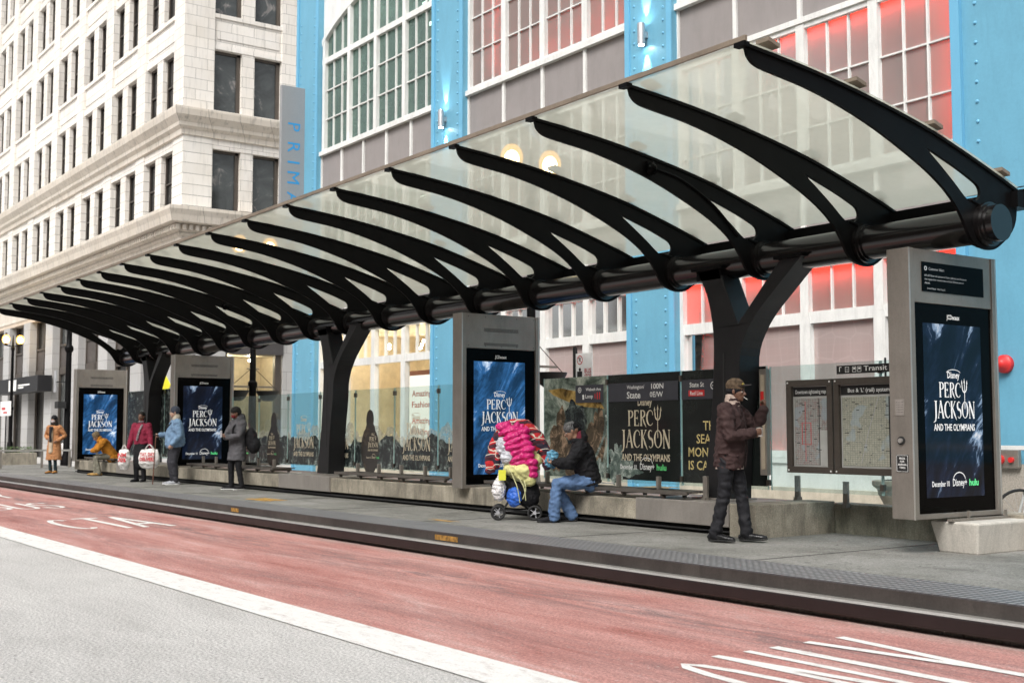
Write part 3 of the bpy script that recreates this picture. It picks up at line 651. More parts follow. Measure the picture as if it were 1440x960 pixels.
# buildings across the street and further right: outside the picture, seen only in reflections
M['brick']=terracotta('dark brick',(.16,.11,.085),.6,.2,.6,.3)
def block(name,x0,x1,y0,y1,h,label,front):
    t=thing(name,((x0+x1)/2,(y0+y1)/2,.15),label,'building'); MB().box(x0,x1,y0,y1,.15,h).build('wall',M['brick'],t)
    w=MB(); yf=y1+.03 if front>0 else y0-.03; x=x0+1
    while x<x1-2:
        z=1.2
        while z<h-2: w.box(x,x+1.6,yf-.02,yf,z,z+2.2); z+=3.8
        x+=3
    o=w.build('windows',M['win'],t); o['kind']='stuff'
block('brick_building',-60,-22,-40,-19,17,'dark brick building across the street, outside the picture to the left',1)
block('brick_building',-19,30,-40,-19,21,'dark brick building across the street, outside the picture to the right',1)
block('brick_building',-2.1,35,15.8,35,20,'dark brick building past the blue wall, outside the picture',-1)
# ================================================================ WHITE BUILDING
WX,WY=-44.75,16.3
wb=thing('office_building',(WX,WY,.15),'white terracotta office block with stone cornices on the far corner','building')
XE=-86; P0=-45.9; PITCH=4.5
wall=MB(); rust=MB()
rows=[(14.15,16.6),(18.06,20.5),(21.95,24.4),(25.85,28.3)]
nb=9
for i in range(nb):
    xr=P0-i*PITCH; xl=xr-3.4            # bay
    # pier left of bay
    wall.box(xl-1.1,xl,WY,WY+.9,13.3,29.5); rust.box(xl-1.1,xl,WY+.02,WY+.9,10.2,13.3)
    for (a,b) in rows:
        wall.box(xl+.002,xr-.002,WY+.12,WY+.9,b,b+1.46)
        wall.box(xl,xr,WY+.04,WY+.3,a-.16,a); wall.box(xl,xr,WY+.07,WY+.3,b+.02,b+.2); wall.box(xl+.1,xr-.1,WY+.09,WY+.3,b+.45,b+1.1)
        wall.box(xl+1.25,xl+1.95,WY+.08,WY+.85,a,b)
    wall.box(xl+1.25,xl+1.95,WY+.08,WY+.85,10.2,12.6); wall.box(xl,xr,WY+.06,WY+.9,12.6,13.3)
    xx=[(xl+.03,xl+1.25),(xl+1.95,xr-.03)]
    for (a,b) in [(10.25,12.6)]+rows:
        for (p,q) in xx:
            f=MB().box(p,q,WY+.26,WY+.32,b-.09,b).box(p,p+.07,WY+.26,WY+.32,a,b-.09).box(q-.07,q,WY+.26,WY+.32,a,b-.09).box(p+.07,q-.07,WY+.26,WY+.315,(a+b)/2-.03,(a+b)/2+.03)
            if i<8 or b<20:
                o=f.build('window',M['bronze'],wb); MB().box(p,q,WY+.33,WY+.34,a,b).build('pane',M['win'],o)
wall.box(P0,WX,WY,WY+.9,13.3,29.5); rust.box(P0,WX,WY+.02,WY+1.2,10.2,13.3)
# right (side) face
fy=[(17.53,18.71),(19.24,20.42)]
wall.box(WX-.9,WX-.001,WY+.001,17.53,13.3,29.5); wall.box(WX-.9,WX,20.42,24,13.3,29.5); rust.box(WX-.9,WX-.02,WY+.04,17.53,10.2,13.3); rust.box(WX-.9,WX-.02,20.42,24,10.2,13.3)
for (a,b) in [(10.25,12.6)]+rows:
    wall.box(WX-.8,WX-.06,18.71,19.24,a,b)
    if b>13:
        wall.box(WX-.8,WX-.08,17.53,20.42,b,b+1.46); wall.box(WX-.3,WX-.02,17.53,20.42,a-.16,a); wall.box(WX-.3,WX-.04,17.53,20.42,b+.02,b+.2); wall.box(WX-.3,WX-.05,17.65,20.3,b+.45,b+1.1)
    else: wall.box(WX-.8,WX-.03,17.53,20.42,b,13.3)
    for (p,q) in fy:
        o=MB().box(WX-.3,WX-.24,p,q,b-.1,b).box(WX-.3,WX-.24,p,p+.06,a,b).box(WX-.3,WX-.24,q-.16,q,a,b).build('window',M['bronze'],wb)
        MB().box(WX-.34,WX-.31,p,q,a,b).build('pane',M['win2'],o)
wall.build('wall',M['terra'],wb); rust.split('banded_wall',M['rustic'],wb)
def cornice(z0,z1,prof,mat,dent=None):
    """prof: list of (projection, z) from bottom to top"""
    mb=MB(); vs=[];fs=[]
    path=[(XE,'f'),(WX,'c'),(WX,'r')]
    def pt(k,p,z):
        return ((XE,WY-p,z),(WX+p,WY-p,z),(WX+p,24,z))[k]
    for p,z in prof:
        for k in range(3): vs.append(pt(k,p,z))
    for i in range(len(prof)-1):
        for k in range(2): fs.append((i*3+k,i*3+k+1,(i+1)*3+k+1,(i+1)*3+k))
    mb.add(vs,fs)
    if dent:
        zd0,zd1,p0,p1=dent
        x=XE
        while x<WX+p0: mb.box(x,x+.13,WY-p1,WY-p0,zd0,zd1); x+=.26
        y=WY-p1+.05
        while y<23.5: mb.box(WX+p0,WX+p1,y,y+.13,zd0,zd1); y+=.26
    return mb.build('cornice',mat,wb)
cornice(0,0,[(-.1,12.98),(.06,13.0),(.08,13.2),(.2,13.32),(.22,13.45),(.4,13.7),(.44,13.92),(.44,14.0),(-.2,14.14)],M['cornice'])
cornice(0,0,[(-.1,7.5),(.03,7.52),(.03,7.62),(.0,7.66),(.0,9.0),(.08,9.05),(.1,9.2),(.2,9.22),(.2,9.45),(.55,9.5),(.6,9.75),(.68,9.95),(.68,10.08),(-.2,10.24)],M['cornice'],(9.22,9.42,.2,.36))
P_('frieze',MB().box(XE,WX-.002,WY+.01,WY+.9,7.3,9.3).box(WX-.9,WX-.012,WY+.9,24,5.2,9.3),M['tan'],wb)
# lower storeys: grey stone piers, dark glazing
pr=MB()
for i in range(9):
    xl=-49.55-.7-i*PITCH; pr.box(xl,xl+1.35,WY-.05,WY+.7,.15,7.3)
pr.box(-46.3,WX-.01,WY-.05,WY+1.9,.15,7.3); pr.box(WX-1,WX-.01,20.65,24,.15,5.2)
pr.split('pier',M['pier'],wb)
for i in range(10):
    xr=-50.25+PITCH-i*PITCH; xl=xr-3.15
    o=MB().box(xl,xr,WY+.3,WY+.4,4.35,4.7).box(xl,xl+.08,WY+.3,WY+.4,.15,7.3).box(xl+1.5,xl+1.6,WY+.3,WY+.4,.15,7.3).box(xl,xr,WY+.3,WY+.4,5.75,5.85).build('shop_window',M['bronze'],wb)
    MB().box(xl,xr,WY+.42,WY+.44,.15,7.3).build('pane',M['win'] if i%3 else M['win2'],o)
    if i>0: MB().box(xl+.08,xr,WY+.36,WY+.41,4.4,5.75).build('blind',pm('dark blind',(.07,.06,.055),.6,0,.3,3),o)
P_('fascia',MB().box(WX-.9,WX+.02,18.2,20.65,4.56,5.2),pm('dark fascia',(.06,.055,.055),.5),wb)
o=P_('shop_window',MB().box(WX-.25,WX-.1,18.2,18.32,.15,4.56).box(WX-.25,WX-.1,20.35,20.6,.15,4.56).box(WX-.25,WX-.1,18.2,20.6,.15,.6),M['bronze'],wb)
MB().box(WX-.2,WX-.18,18.32,20.35,.6,4.56).build('pane',M['shop'],o)
P_('shop_room',MB().quad((WX-3,18,.2),(WX-3,21,.2),(WX-3,21,4.6),(WX-3,18,4.6)).quad((WX-3,18,4.58),(WX-3,21,4.58),(WX-.9,21,4.58),(WX-.9,18,4.58)).quad((WX-3,21,.2),(WX-.9,21,.2),(WX-.9,21,4.6),(WX-3,21,4.6)),M['roomwall'],wb)
MB().ell((WX-1.6,18.9,4.4),(.05,.05,.05)).ell((WX-1.6,19.9,4.4),(.05,.05,.05)).split('ceiling_spot',M['spot'],wb)
# awning
t=thing('shop_awning',(-66,WY,3.4),'black flat awning with a white square sign over the entrance','awning')
MB().box(-70.9,-62.1,15.5,16.2,3.5,4.3).build('canopy_box',pm('black awning',(.012,.012,.014),.5),t,bevel=.02)
tb=MB().box(-67.9,-66.3,15.48,15.497,3.62,4.2); text(tb,'RIVER & STATE',(-64.6,15.49,3.75),(1,0,0),(0,0,1),.16,2.4) if False else tb.box(-65.9,-64.8,15.485,15.497,3.72,3.80).box(-65.9,-63.6,15.485,15.497,3.84,3.92)
tb.build('sign_face',M['textwhite'],t)
# ================================================================ SHELTER CANOPY
from mathutils.geometry import tessellate_polygon
def plate(mb,outer,holes,x0,x1,axis='x'):
    loops=[[Vector((a,b,0)) for a,b in outer]]+[[Vector((a,b,0)) for a,b in h] for h in holes]
    flat=[v for l in loops for v in l]; tri=tessellate_polygon(loops); n=len(flat)
    mk=(lambda p,t:(t,p.x,p.y)) if axis=='x' else (lambda p,t:(p.x,t,p.y))
    vs=[mk(p,x0) for p in flat]+[mk(p,x1) for p in flat]; fs=[tuple(t) for t in tri]+[tuple(i+n for i in t)[::-1] for t in tri]
    k=0
    for l in loops:
        m=len(l); fs+=[(k+i,k+(i+1)%m,n+k+(i+1)%m,n+k+i) for i in range(m)]; k+=m
    mb.add(vs,fs)
def spline(pts,n=6):
    out=[]
    P=[pts[0]]+list(pts)+[pts[-1]]
    for i in range(1,len(P)-2):
        for k in range(n):
            t=k/n; a,b,c,d=P[i-1],P[i],P[i+1],P[i+2]
            out.append(tuple(.5*((2*b[j])+(-a[j]+c[j])*t+(2*a[j]-5*b[j]+4*c[j]-d[j])*t*t+(-a[j]+3*b[j]-3*c[j]+d[j])*t**3) for j in range(len(b))))
    out.append(tuple(pts[-1])); return out
TOP=spline([(7.43,4.755),(8.14,4.69),(8.79,4.605),(9.47,4.49),(10.02,4.375),(10.6,4.22),(11.12,4.065),(11.44,3.96)],4)
BOT=spline([(7.45,4.69),(7.50,4.64),(7.60,4.605),(7.84,4.575),(8.14,4.54),(8.45,4.485),(8.78,4.408),(9.14,4.305),(9.52,4.170),(9.9,4.015),(10.18,3.865),(10.36,3.725),(10.48,3.585),(10.585,3.43),(10.71,3.355),(10.86,3.325),(11.02,3.345),(11.2,3.45),(11.33,3.56),(11.40,3.68),(11.42,3.83)],3)
SLOT=spline([(9.90,4.238),(10.36,4.105),(10.62,4.015),(10.75,3.955),(10.775,3.87),(10.70,3.80),(10.585,3.79),(10.49,3.84),(10.36,3.935),(10.17,4.062),(9.96,4.195),(9.90,4.238)],3)[:-1]
RX=[-6.99-1.5*i for i in range(19)]; TY,TZ=10.86,3.575
can=thing('bus_shelter_canopy',(-20.49,TY,.67),'long black steel canopy with curved ribs, glass roof and forked columns over the platform','shelter roof')
for i,x in enumerate(RX):
    mb=MB(); plate(mb,TOP+BOT[::-1],[SLOT],x-.016,x+.016); o=mb.build('rib',M['black'],can)
    fl=MB()
    for a,b in zip(TOP,TOP[1:]):
        FW=.036; fl.add([(x-FW,a[0],a[1]),(x-FW,b[0],b[1]),(x-FW,b[0],b[1]+.03),(x-FW,a[0],a[1]+.03),(x+FW,a[0],a[1]),(x+FW,b[0],b[1]),(x+FW,b[0],b[1]+.03),(x+FW,a[0],a[1]+.03)],[(0,1,5,4),(3,7,6,2),(0,3,2,1),(4,5,6,7),(0,4,7,3),(1,2,6,5)])
    fl.box(x-.06,x+.06,7.36,7.43,4.75,4.79); fl.build('flange',M['black'],o)
    cl=MB()
    for (y,z) in ((7.72,4.80),(8.88,4.655),(10.03,4.43),(11.15,4.11)):
        s_=-.3; cl.prism([(y-.07,z+.02+.02),(y+.07,z+.02-.02),(y+.07,z+.035),(y-.07,z+.075)],'x',x-.075,x+.075)
    cl.split('glass_clip',M['trim'] if i==0 else M['black'],o)
    MB().cyl((x-.075,TY,TZ),(x+.075,TY,TZ),.225,36).cyl((x-.11,TY,TZ),(x+.11,TY,TZ),.205,36).build('collar',M['tube'],o,smooth=True,angle=30)
    MB().loft([(x+.02,10.62,3.80),(x+.02,10.8,3.76)],[.02,.02],n=6).box(x-.012,x+.012,10.95,11.4,3.82,3.96).build('gusset',M['black'],o)
MB().cyl((-6.80,TY,TZ),(-34.15,TY,TZ),.185,40).build('main_tube',M['tube'],can,smooth=True,angle=30)
MB().box(-6.9,-34.1,11.32,11.56,3.80,3.97).box(-6.9,-34.1,11.44,11.60,3.97,4.0).build('gutter_beam',M['black'],can)
MB().prism([(11.50,3.80),(11.62,3.86),(11.66,3.96),(11.58,4.02),(11.50,3.99)],'x',-6.86,-6.9).build('end_cap',M['black'],can)
for i in range(18):
    xa,xb=RX[i]-.012,RX[i+1]+.012
    if i==0: xa=-6.93
    mb=MB(); pts=TOP[:-1]; k=len(pts); vs=[]
    for dz in (.034,.046):
        for x in (xa,xb):
            for (y,z) in pts: vs.append((x,y if y>7.45 else y-.04,z+dz))
    fs=[]
    for j in range(k-1):
        fs+=[(j,j+1,k+j+1,k+j),(2*k+j,3*k+j,3*k+j+1,2*k+j+1)]
    mb.add([vs[q] for q in range(2*k)],[(j,j+1,k+j+1,k+j) for j in range(k-1)])
    mb.build('glass_panel',M['canopy'],can,smooth=True)
MB().box(-6.92,-34.1,7.365,7.39,4.79,4.835).build('edge_trim',M['trim'],can)
for c,off in ((2,0),(9,-.12),(16,-.15)):
    rx=RX[c]+off; y0,y1=10.65,10.97
    L=spline([(-.89,3.50),(-.72,3.17),(-.63,2.75),(-.63,2.28),(-.70,1.5),(-.86,.66)],4); Rr=spline([(-.34,.66),(-.30,1.4),(-.19,2.1),(-.15,2.5),(.06,2.85),(.40,3.16),(.80,3.50)],4)
    poly=[(rx+a,b) for a,b in L+Rr]+[(rx+.49,3.52),(rx+-.21,2.80),(rx-.52,3.52)]
    mb=MB(); plate(mb,poly,[],y0,y1,'y'); o=mb.build('column',M['black2'],can,bevel=.012)
    fl=MB()  # proud rim along the right edge and top seats
    for (a,b),(c_,d) in zip(Rr,Rr[1:]): fl.add([(rx+a-.03,y0-.02,b),(rx+c_-.03,y0-.02,d),(rx+c_+.012,y0-.02,d),(rx+a+.012,y0-.02,b),(rx+a-.03,y1+.0,b),(rx+c_-.03,y1,d),(rx+c_+.012,y1,d),(rx+a+.012,y1,b)],[(0,1,2,3),(4,7,6,5),(0,4,5,1),(2,6,7,3)])
    fl.build('rim',M['black2'],o)
    st=MB().box(rx-.95,rx-.42,y0-.05,y1+.03,3.50,3.54).box(rx+.42,rx+.86,y0-.05,y1+.03,3.50,3.54).box(rx-.9,rx-.48,y0,y1,3.38,3.5); st.split('seat_plate',M['black'],o)
    MB().box(rx-.46,rx-.44,y0-.004,y0,1.2,2.45).build('slot',M['dark'],o)
    MB().box(rx-.95,rx-.28,y0-.08,y1+.05,.672,.69).build('base_plate',M['clad'],o)
def dome(x,y,z,label):
    t=thing('dome_camera',(x,y,z),label,'camera')
    MB().ell((x+.05,y,z),(.075,.075,.075),16,12).build('dome',M['blackglass'],t,smooth=True)
    MB().cyl((x+.03,y,z+.0),(x+.03,y,z+.09),.05).build('mount',M['black'],t)
    MB().loft(spline([(x+.03,y+.06,z+.02),(x+.03,y+.5,z-.06),(x+.03,y+1.0,z-.30),(x+.03,y+1.4,z-.62)],5),.014,n=8).build('conduit',M['black'],t,smooth=True)
dome(-9.99,9.03,4.44,'small black dome camera with a conduit on the third canopy rib from the right')
dome(-24.99,10.12,4.22,'small black dome camera on a far rib of the canopy above the clear glass panels')
# ================================================================ LEDGE
LZ=.668
lg=thing('bench_ledge',(-20,10.4,ZP),'low stained concrete wall with metal clad ends carrying benches and kiosks','low wall')
cw=MB(); 
segs=[(-13.35,-10.3),(-20.0-.0,-13.35),(-27.4,-22.4),(-33.5,-29.5)]
cw.box(-36.6,-9.972,10.26,11.6,ZP+.10,LZ-.02); cw.box(-9.97,-9.56,10.23,11.6,ZP-.01,LZ-.0)
cw.build('core',M['concrete'],lg,bevel=.01)
cl=MB()
for a,b in ((-11.6,-9.98),(-22.3,-20.1),(-32.6,-30.4)): cl.box(a,b,10.225,11.2,ZP+.10,LZ)
cl.split('cladding',M['clad'],lg,bevel=.008)
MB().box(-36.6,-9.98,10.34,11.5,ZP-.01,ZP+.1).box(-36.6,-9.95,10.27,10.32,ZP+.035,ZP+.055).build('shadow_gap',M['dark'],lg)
MB().box(-36.6,-9.975,10.9,11.59,LZ-.0195,LZ-.015).build('top',pm('pinkish top',(.35,.27,.25),.7),lg)
MB().box(-9.7,-4,11.602,11.95,ZP-.01,.64).build('recess_wall',M['concrete'],lg,bevel=.01)
# planter block under the right kiosk
t=thing('planter_block',(-7.27,11.5,ZP),'pale tapered concrete block under the right hand kiosk','planter')
MB().add([(-7.55,10.62,.60),(-7.55,13.2,.60),(-7.0,13.2,.60),(-7.0,10.62,.60),(-7.49,10.68,ZP-.01),(-7.49,13.2,ZP-.01),(-7.05,13.2,ZP-.01),(-7.05,10.68,ZP-.01)],[(0,1,2,3),(4,7,6,5),(0,3,7,4),(3,2,6,7),(2,1,5,6),(1,0,4,5)]).build('block',M['concrete_light'],t,bevel=.02)
MB().box(-7.33,-7.27,10.6,12.1,.602,.626).box(-7.31,-7.29,10.9,10.93,.62,.70).box(-7.31,-7.29,11.55,11.58,.62,.69).build('rail',M['steel'],t)
# ================================================================ BENCHES
def bench(xa,xb,label,papers=False):
    t=thing('slatted_bench',((xa+xb)/2,10.5,LZ),label,'bench','slatted metal benches on the ledge')
    s_=MB()
    for k in range(5): y=10.3+k*.1; s_.box(xa,xb,y,y+.07,.745,.765)
    s_.box(xa,xb,10.275,10.295,.725,.768)
    s_.build('slats',pm('worn bench metal',(.14,.125,.11),.45,.5,.2,8),t)
    x=xa+.15
    while x<xb:
        MB().box(x-.02,x+.02,10.30,10.76,.70,.744).box(x-.02,x+.02,10.32,10.36,LZ,.70).box(x-.02,x+.02,10.68,10.72,LZ,.70).build('leg',M['bronze'],t); x+=.75
    x=xa+.55
    while x<xb-.1:
        MB().box(x-.022,x+.022,10.44,10.5,.765,.93).build('divider',M['steel'],t,bevel=.006); x+=.78
    return t
bench(-15.1,-10.72,'slatted bench on the ledge that the man in blue jeans sits on')
bench(-20.0,-16.2,'slatted bench on the ledge between the second column and the middle kiosk')
bench(-27.5,-22.7,'slatted bench on the ledge behind the person in the grey parka')
bench(-35.7,-33.0,'slatted bench on the ledge under the person in the orange coat')
def post(x,y,label,z=LZ,h=.29):
    t=thing('divider_post',(x,y,z),label,'post','short metal posts on the ledge')
    MB().box(x-.035,x+.035,y-.02,y+.02,z-.02,z+h).build('upright',M['steel'],t,bevel=.006); MB().box(x-.03,x+.03,y-.045,y+.045,z-.02,z+.03).build('foot',M['steel'],t)
post(-10.62,10.5,'short metal post on the ledge just left of the walking man')
post(-10.09,11.55,'short metal post on the ledge under the left transit map')
post(-9.35,11.55,'short metal post on the wall under the right transit map',.62)
# litter
def paper(x,y,z,s_,rz,label,m='white',cat='litter'):
    mb=MB(); n=6; c,sn=math.cos(rz),math.sin(rz); V=[]
    for i in range(n):
        for j in range(n):
            a=(i/(n-1)-.5)*s_; b=(j/(n-1)-.5)*s_*.6; V.append((x+a*c-b*sn,y+a*sn+b*c,z+.012+.02*abs(noise.noise(Vector((a*12+x,b*12,z)))) ))
    mb.add(V,[(i*n+j,(i+1)*n+j,(i+1)*n+j+1,i*n+j+1) for i in range(n-1) for j in range(n-1)])
    o=mb.build('paper_scrap',M[m],None,smooth=True); tag(o,label,cat,'paper scraps on the benches')
M['card']=pm('tan card',(.45,.35,.2),.7)
paper(-11.55,10.62,.77,.5,.1,'flat tan card lying on the bench left of the walking man','card'); paper(-13.0,10.8,.77,.45,.05,'white paper lying behind the seated man')
paper(-17.6,10.75,.77,.7,.05,'long white paper on the bench right of the second column'); paper(-22.1,10.5,LZ,.25,.5,'crumpled white paper on the clad end left of the second column'); paper(-23.6,10.55,.77,.3,.2,'white paper on the bench behind the grey parka person')
bt=thing('plastic_bottle',(-17.76,10.45,ZP),'crushed clear and blue plastic bottle lying on the platform by the ledge','bottle')
MB().loft([(-17.86,10.43,ZP+.04),(-17.80,10.44,ZP+.045),(-17.72,10.46,ZP+.04),(-17.68,10.47,ZP+.035),(-17.64,10.48,ZP+.035)],[.038,.042,.038,.018,.015],n=12).build('body',clear('bottle plastic',(.7,.85,.95),.25),bt,smooth=True)
MB().loft([(-17.80,10.442,ZP+.045),(-17.75,10.452,ZP+.044)],[.0445,.0445],n=12,capr=False).build('wrapper',M['blue2'],bt,smooth=True); MB().cyl((-17.64,10.48,ZP+.035),(-17.615,10.485,ZP+.035),.018).build('cap',M['blue2'],bt)
# ================================================================ KIOSKS
def kiosk(x,y,label,kind,seam='sea_bright'):
    """x = right hand broad face, y = street side"""
    t=thing('advert_kiosk',(x-.13,y+.75,.63),label,'kiosk','steel advert kiosks along the ledge')
    z0,z1=.635,3.33; y1=y+1.5; xb=x-.26
    MB().box(xb,x,y,y+.085,z0,z1).box(xb,x,y1-.085,y1,z0,z1).box(xb,x,y+.086,y1-.086,z0,z0+.05).box(xb,x-.012,y+.086,y1-.086,2.79,z1-.001).build('cabinet',M['steel'],t,bevel=.004)
    MB().box(x-.004,x+.002,y+.0,y+.018,z0,z1).box(x-.004,x+.002,y1-.03,y1-.012,z0,z1).split('edge',M['steel2'],t)
    MB().box(xb+.01,x-.028,y+.09,y1-.09,z0+.052,2.785).build('glass_front',M['blackglass'],t)
    scr=MB().quad((x-.0262,y+.24,.84),(x-.0262,y+1.22,.84),(x-.0262,y+1.22,2.59),(x-.0262,y+.24,2.59)).build('screen',M[seam],t)
    mb=MB(); mg=MB(); yc=y+.73; rr=(0,1,0); uu=(0,0,1); X=x-.024
    title(mb,(X,yc,1.70),rr,uu,.73); footer(mb,mg,(X,yc,.95),rr,uu,.80)
    lt=MB(); text(lt,'JCDecaux',(X,yc+.02,2.645),rr,uu,.045,.22,.03)
    mb.build('lettering',M['litwhite'],scr); mg.build('green_lettering',M['litgreen'],scr); lt.build('maker_lettering',M['textwhite'],t)
    if kind=='alert':
        a=MB().box(x-.011,x-.004,y+.22,y+1.27,2.905,3.205).build('alert_display',M['blackglass'],t); tb=MB()
        text(tb,'Customer Alert',(x-.003,y+.33,3.125),rr,uu,.028,None,.0,'L'); stroke(tb,arc(0,0,.018,.018,0,360,12),.012,(x-.003,y+.28,3.14),rr,uu)
        for k,s in enumerate(('#29 #37 Buses will operate via Taylor, Jefferson, and Roosevelt','then regular their normal route on Canal. SB buses are not','affected.')): text(tb,s,(x-.003,y+.26,3.06-.038*k),rr,uu,.019,None,.002,'L')
        text(tb,'Street/Wabash   Wed, Aug 21',(x-.003,y+.30,2.93),rr,uu,.017,None,0,'L')
        tb.build('lettering',pm('dim lettering',(.35,.37,.38),.5,fine=0,emis=((.6,.65,.68),.12)),a)
        MB().box(xb+.07,xb+.17,y-.006,y,1.66,1.82).build('speaker_grille',M['clad'],t)
        hl=MB()
        for i in range(5):
            for j in range(5): hl.box(xb+.087+.017*i,xb+.092+.017*i,y-.008,y-.0062,1.69+.024*j,1.696+.024*j)
        hl.build('grille_holes',M['dark'],t)
        MB().cyl((xb+.13,y,1.41),(xb+.13,y-.012,1.41),.042,24).build('button_ring',M['rub'],t); MB().cyl((xb+.13,y-.012,1.41),(xb+.13,y-.03,1.41),.024,24).build('button',M['steel2'],t)
        pl=MB().box(xb+.065,xb+.205,y-.005,y,1.10,1.27).build('notice_plate',M['rub'],t); tb=MB()
        for k,s in enumerate(('PRESS','FOR','ARRIVAL','TIMES')): text(tb,s,(xb+.135,y-.006,1.225-.03*k),(1,0,0),uu,.019,None,.01)
        tb.box(xb+.07,xb+.2,y-.0065,y-.0055,1.105,1.108).box(xb+.07,xb+.2,y-.0065,y-.0055,1.262,1.265).box(xb+.07,xb+.073,y-.0065,y-.0055,1.105,1.265).box(xb+.197,xb+.2,y-.0065,y-.0055,1.105,1.265)
        tb.build('lettering',M['textwhite'],pl)
    else:
        v=MB()
        for zz in (3.10,3.085,3.07,3.055, 2.87,2.855,2.84): v.box(x-.012,x-.0105,y+.42,y+1.08,zz,zz+.007)
        v.build('vent_slots',M['dark'],t)
        sc_=MB()
        for yy in (.13,.45,.75,1.05,1.38):
            for zz in (2.83,3.28): sc_.ell((x-.012,y+yy,zz),(.004,.008,.008),6,4)
        sc_.build('screws',M['dark'],t)
    return t
KX=[(-7.35,10.1),(-15.45,10.1),(-27.95,10.1),(-36.1,10.1)]
kiosk(-7.35,10.1,'tall steel kiosk nearest the camera with an alert display and a push button','alert','sea_dark')
kiosk(-15.45,10.1,'tall steel kiosk with a bright blue sea screen behind the pink coat cart','plain','sea_bright')
kiosk(-27.95,10.1,'tall steel kiosk with a dark sea screen behind the man in the denim jacket','plain','sea_dark')
kiosk(-36.1,10.1,'farthest steel kiosk with a blue screen beside the woman in the camel coat','plain','sea_bright')
# ================================================================ GLASS SCREENS AND POSTERS
GY=11.0
def gpanel(xa,xb,label,z0=.80,z1=2.295):
    t=thing('glass_screen_panel',((xa+xb)/2,GY,z0),label,'glass panel','glass screen panels behind the benches')
    MB().box(xa+.008,xb-.008,GY-.006,GY+.006,z0,z1).build('glass',M['screen_glass'],t)
    e=MB()
    for x in (xa+.010,xb-.010): e.box(x-.004,x+.004,GY-.0075,GY+.0075,z0,z1)
    e.split('glass_edge',pm('green glass edge',(.30,.45,.42),.3),t)
    MB().box(xb-.02,xb+.02,GY-.03,GY+.03,z1-.14,z1-.06).box(xb-.02,xb+.02,GY-.03,GY+.03,z0+.05,z0+.12).split('clamp',M['bronze'],t)
    return t
def full(t,xa,xb,m,top=2.29,bot=.84): return MB().box(xa+.02,xb-.02,GY-.0092,GY-.0068,bot,top).build('poster',M[m],t)
rr=(1,0,0); uu=(0,0,1)
YF=GY-.012
# right dark group
t=gpanel(-14.55,-13.05,'poster glass panel with a murky green picture and a gold streak by the middle kiosk'); p=full(t,-14.55,-13.05,'p_green')
def blob(mb,cx,cz,rx,rz,jag=.12,n=40,seed=0,y=YF):
    vs=[]
    for i in range(n):
        a=2*math.pi*i/n; k=1+jag*.6*noise.noise(Vector((math.cos(a)*2+seed,math.sin(a)*2,seed*1.7)))+jag*.25*noise.noise(Vector((math.cos(a)*5+seed,math.sin(a)*7,seed)))
        vs.append((cx+rx*k*math.cos(a),y,cz+rz*k*math.sin(a)))
    mb.add(vs,[tuple(range(n))])
g=MB(); g.prism([(-14.43,2.12),(-14.1,2.14),(-13.6,2.06),(-13.2,1.93),(-13.12,1.82),(-13.6,1.86),(-14.0,1.95),(-14.3,2.04)],'y',GY-.0115,GY-.0095); g.build('gold_streak',M['p_gold'],p)
g=MB()
for (cx,cz,rx,rz,sd) in ((-14.25,1.25,.16,.34,1),(-14.1,1.6,.12,.28,2),(-13.25,1.35,.14,.5,4),(-13.4,1.25,.2,.33,5),(-13.9,1.15,.25,.3,8)): blob(g,cx,cz,rx,rz,.5,40,sd,GY-.0105-.0004*sd)
g.build('blurred_shapes',M['p_brown'],p)
g=MB(); blob(g,-13.78,1.62,.27,.30,.5,60,3,GY-.0142); g.build('dark_shape',M['p_rock'],p)
g=MB()
for i in range(26):
    a=i/25; cx=-13.05-.5*a*a-.02; cz=1.72-.82*a; blob(g,cx,cz,.03,.022,.8,9,i,GY-.0145)
blob(g,-13.25,.98,.17,.13,.9,50,9,GY-.0135); g.build('spray',M['p_foam'],p)
def signband(p,xa,xb,items,m='p_banner'):
    b=MB().box(xa,xb,GY-.0185,GY-.0165,1.915,2.17).build('banner',M[m],p); tb=MB()
    for (s,x,z,h,wd) in items: text(tb,s,(x,GY-.0195,z),rr,uu,h,wd,.01,'L')
    return b,tb
b,tb=signband(p,-13.76,-13.13,[('Wabash Ave',-13.52,2.085,.042,.34),('Loop',-13.53,1.98,.055,.17)])
stroke(tb,arc(0,0,.035,.035,0,360,16),.010,(-13.66,GY-.0195,2.10),rr,uu); stroke(tb,[(.018,0),(-.018,0)],.009,(-13.66,GY-.0195,2.10),rr,uu); stroke(tb,[(0,.018),(-.018,0),(0,-.018)],.009,(-13.66,GY-.0195,2.10),rr,uu)
tb.box(-13.6,-13.56,GY-.0195,GY-.019,1.96,2.03); tb.build('lettering',M['textwhite'],b)
MB().box(-13.32,-13.305,GY-.0195,GY-.019,1.97,2.04).box(-13.27,-13.25,GY-.0195,GY-.019,1.96,2.06).box(-13.22,-13.20,GY-.0195,GY-.019,1.96,2.06).build('red_bars',M['red'],b)
t=gpanel(-13.05,-11.55,'black poster glass panel with a large pale title under a State street banner'); p=full(t,-13.05,-11.55,'p_dark')
g=MB(); blob(g,-12.85,1.05,.16,.25,.9,70,12,GY-.0115); blob(g,-12.72,.98,.35,.11,.9,70,13,GY-.0118); g.build('spray',M['p_foam'],p)
b,tb=signband(p,-13.02,-11.60,[('Washington/',-12.62,2.085,.05,.36),('State',-12.62,1.955,.09,.28),('100N',-12.12,2.075,.07,.24),('0E/W',-12.15,1.965,.07,.26)]); tb.build('lettering',M['textwhite'],b)
mb=MB(); title(mb,(-12.26,GY-.0125,1.37),rr,uu,1.03); mb.build('lettering',M['textgold'],p)
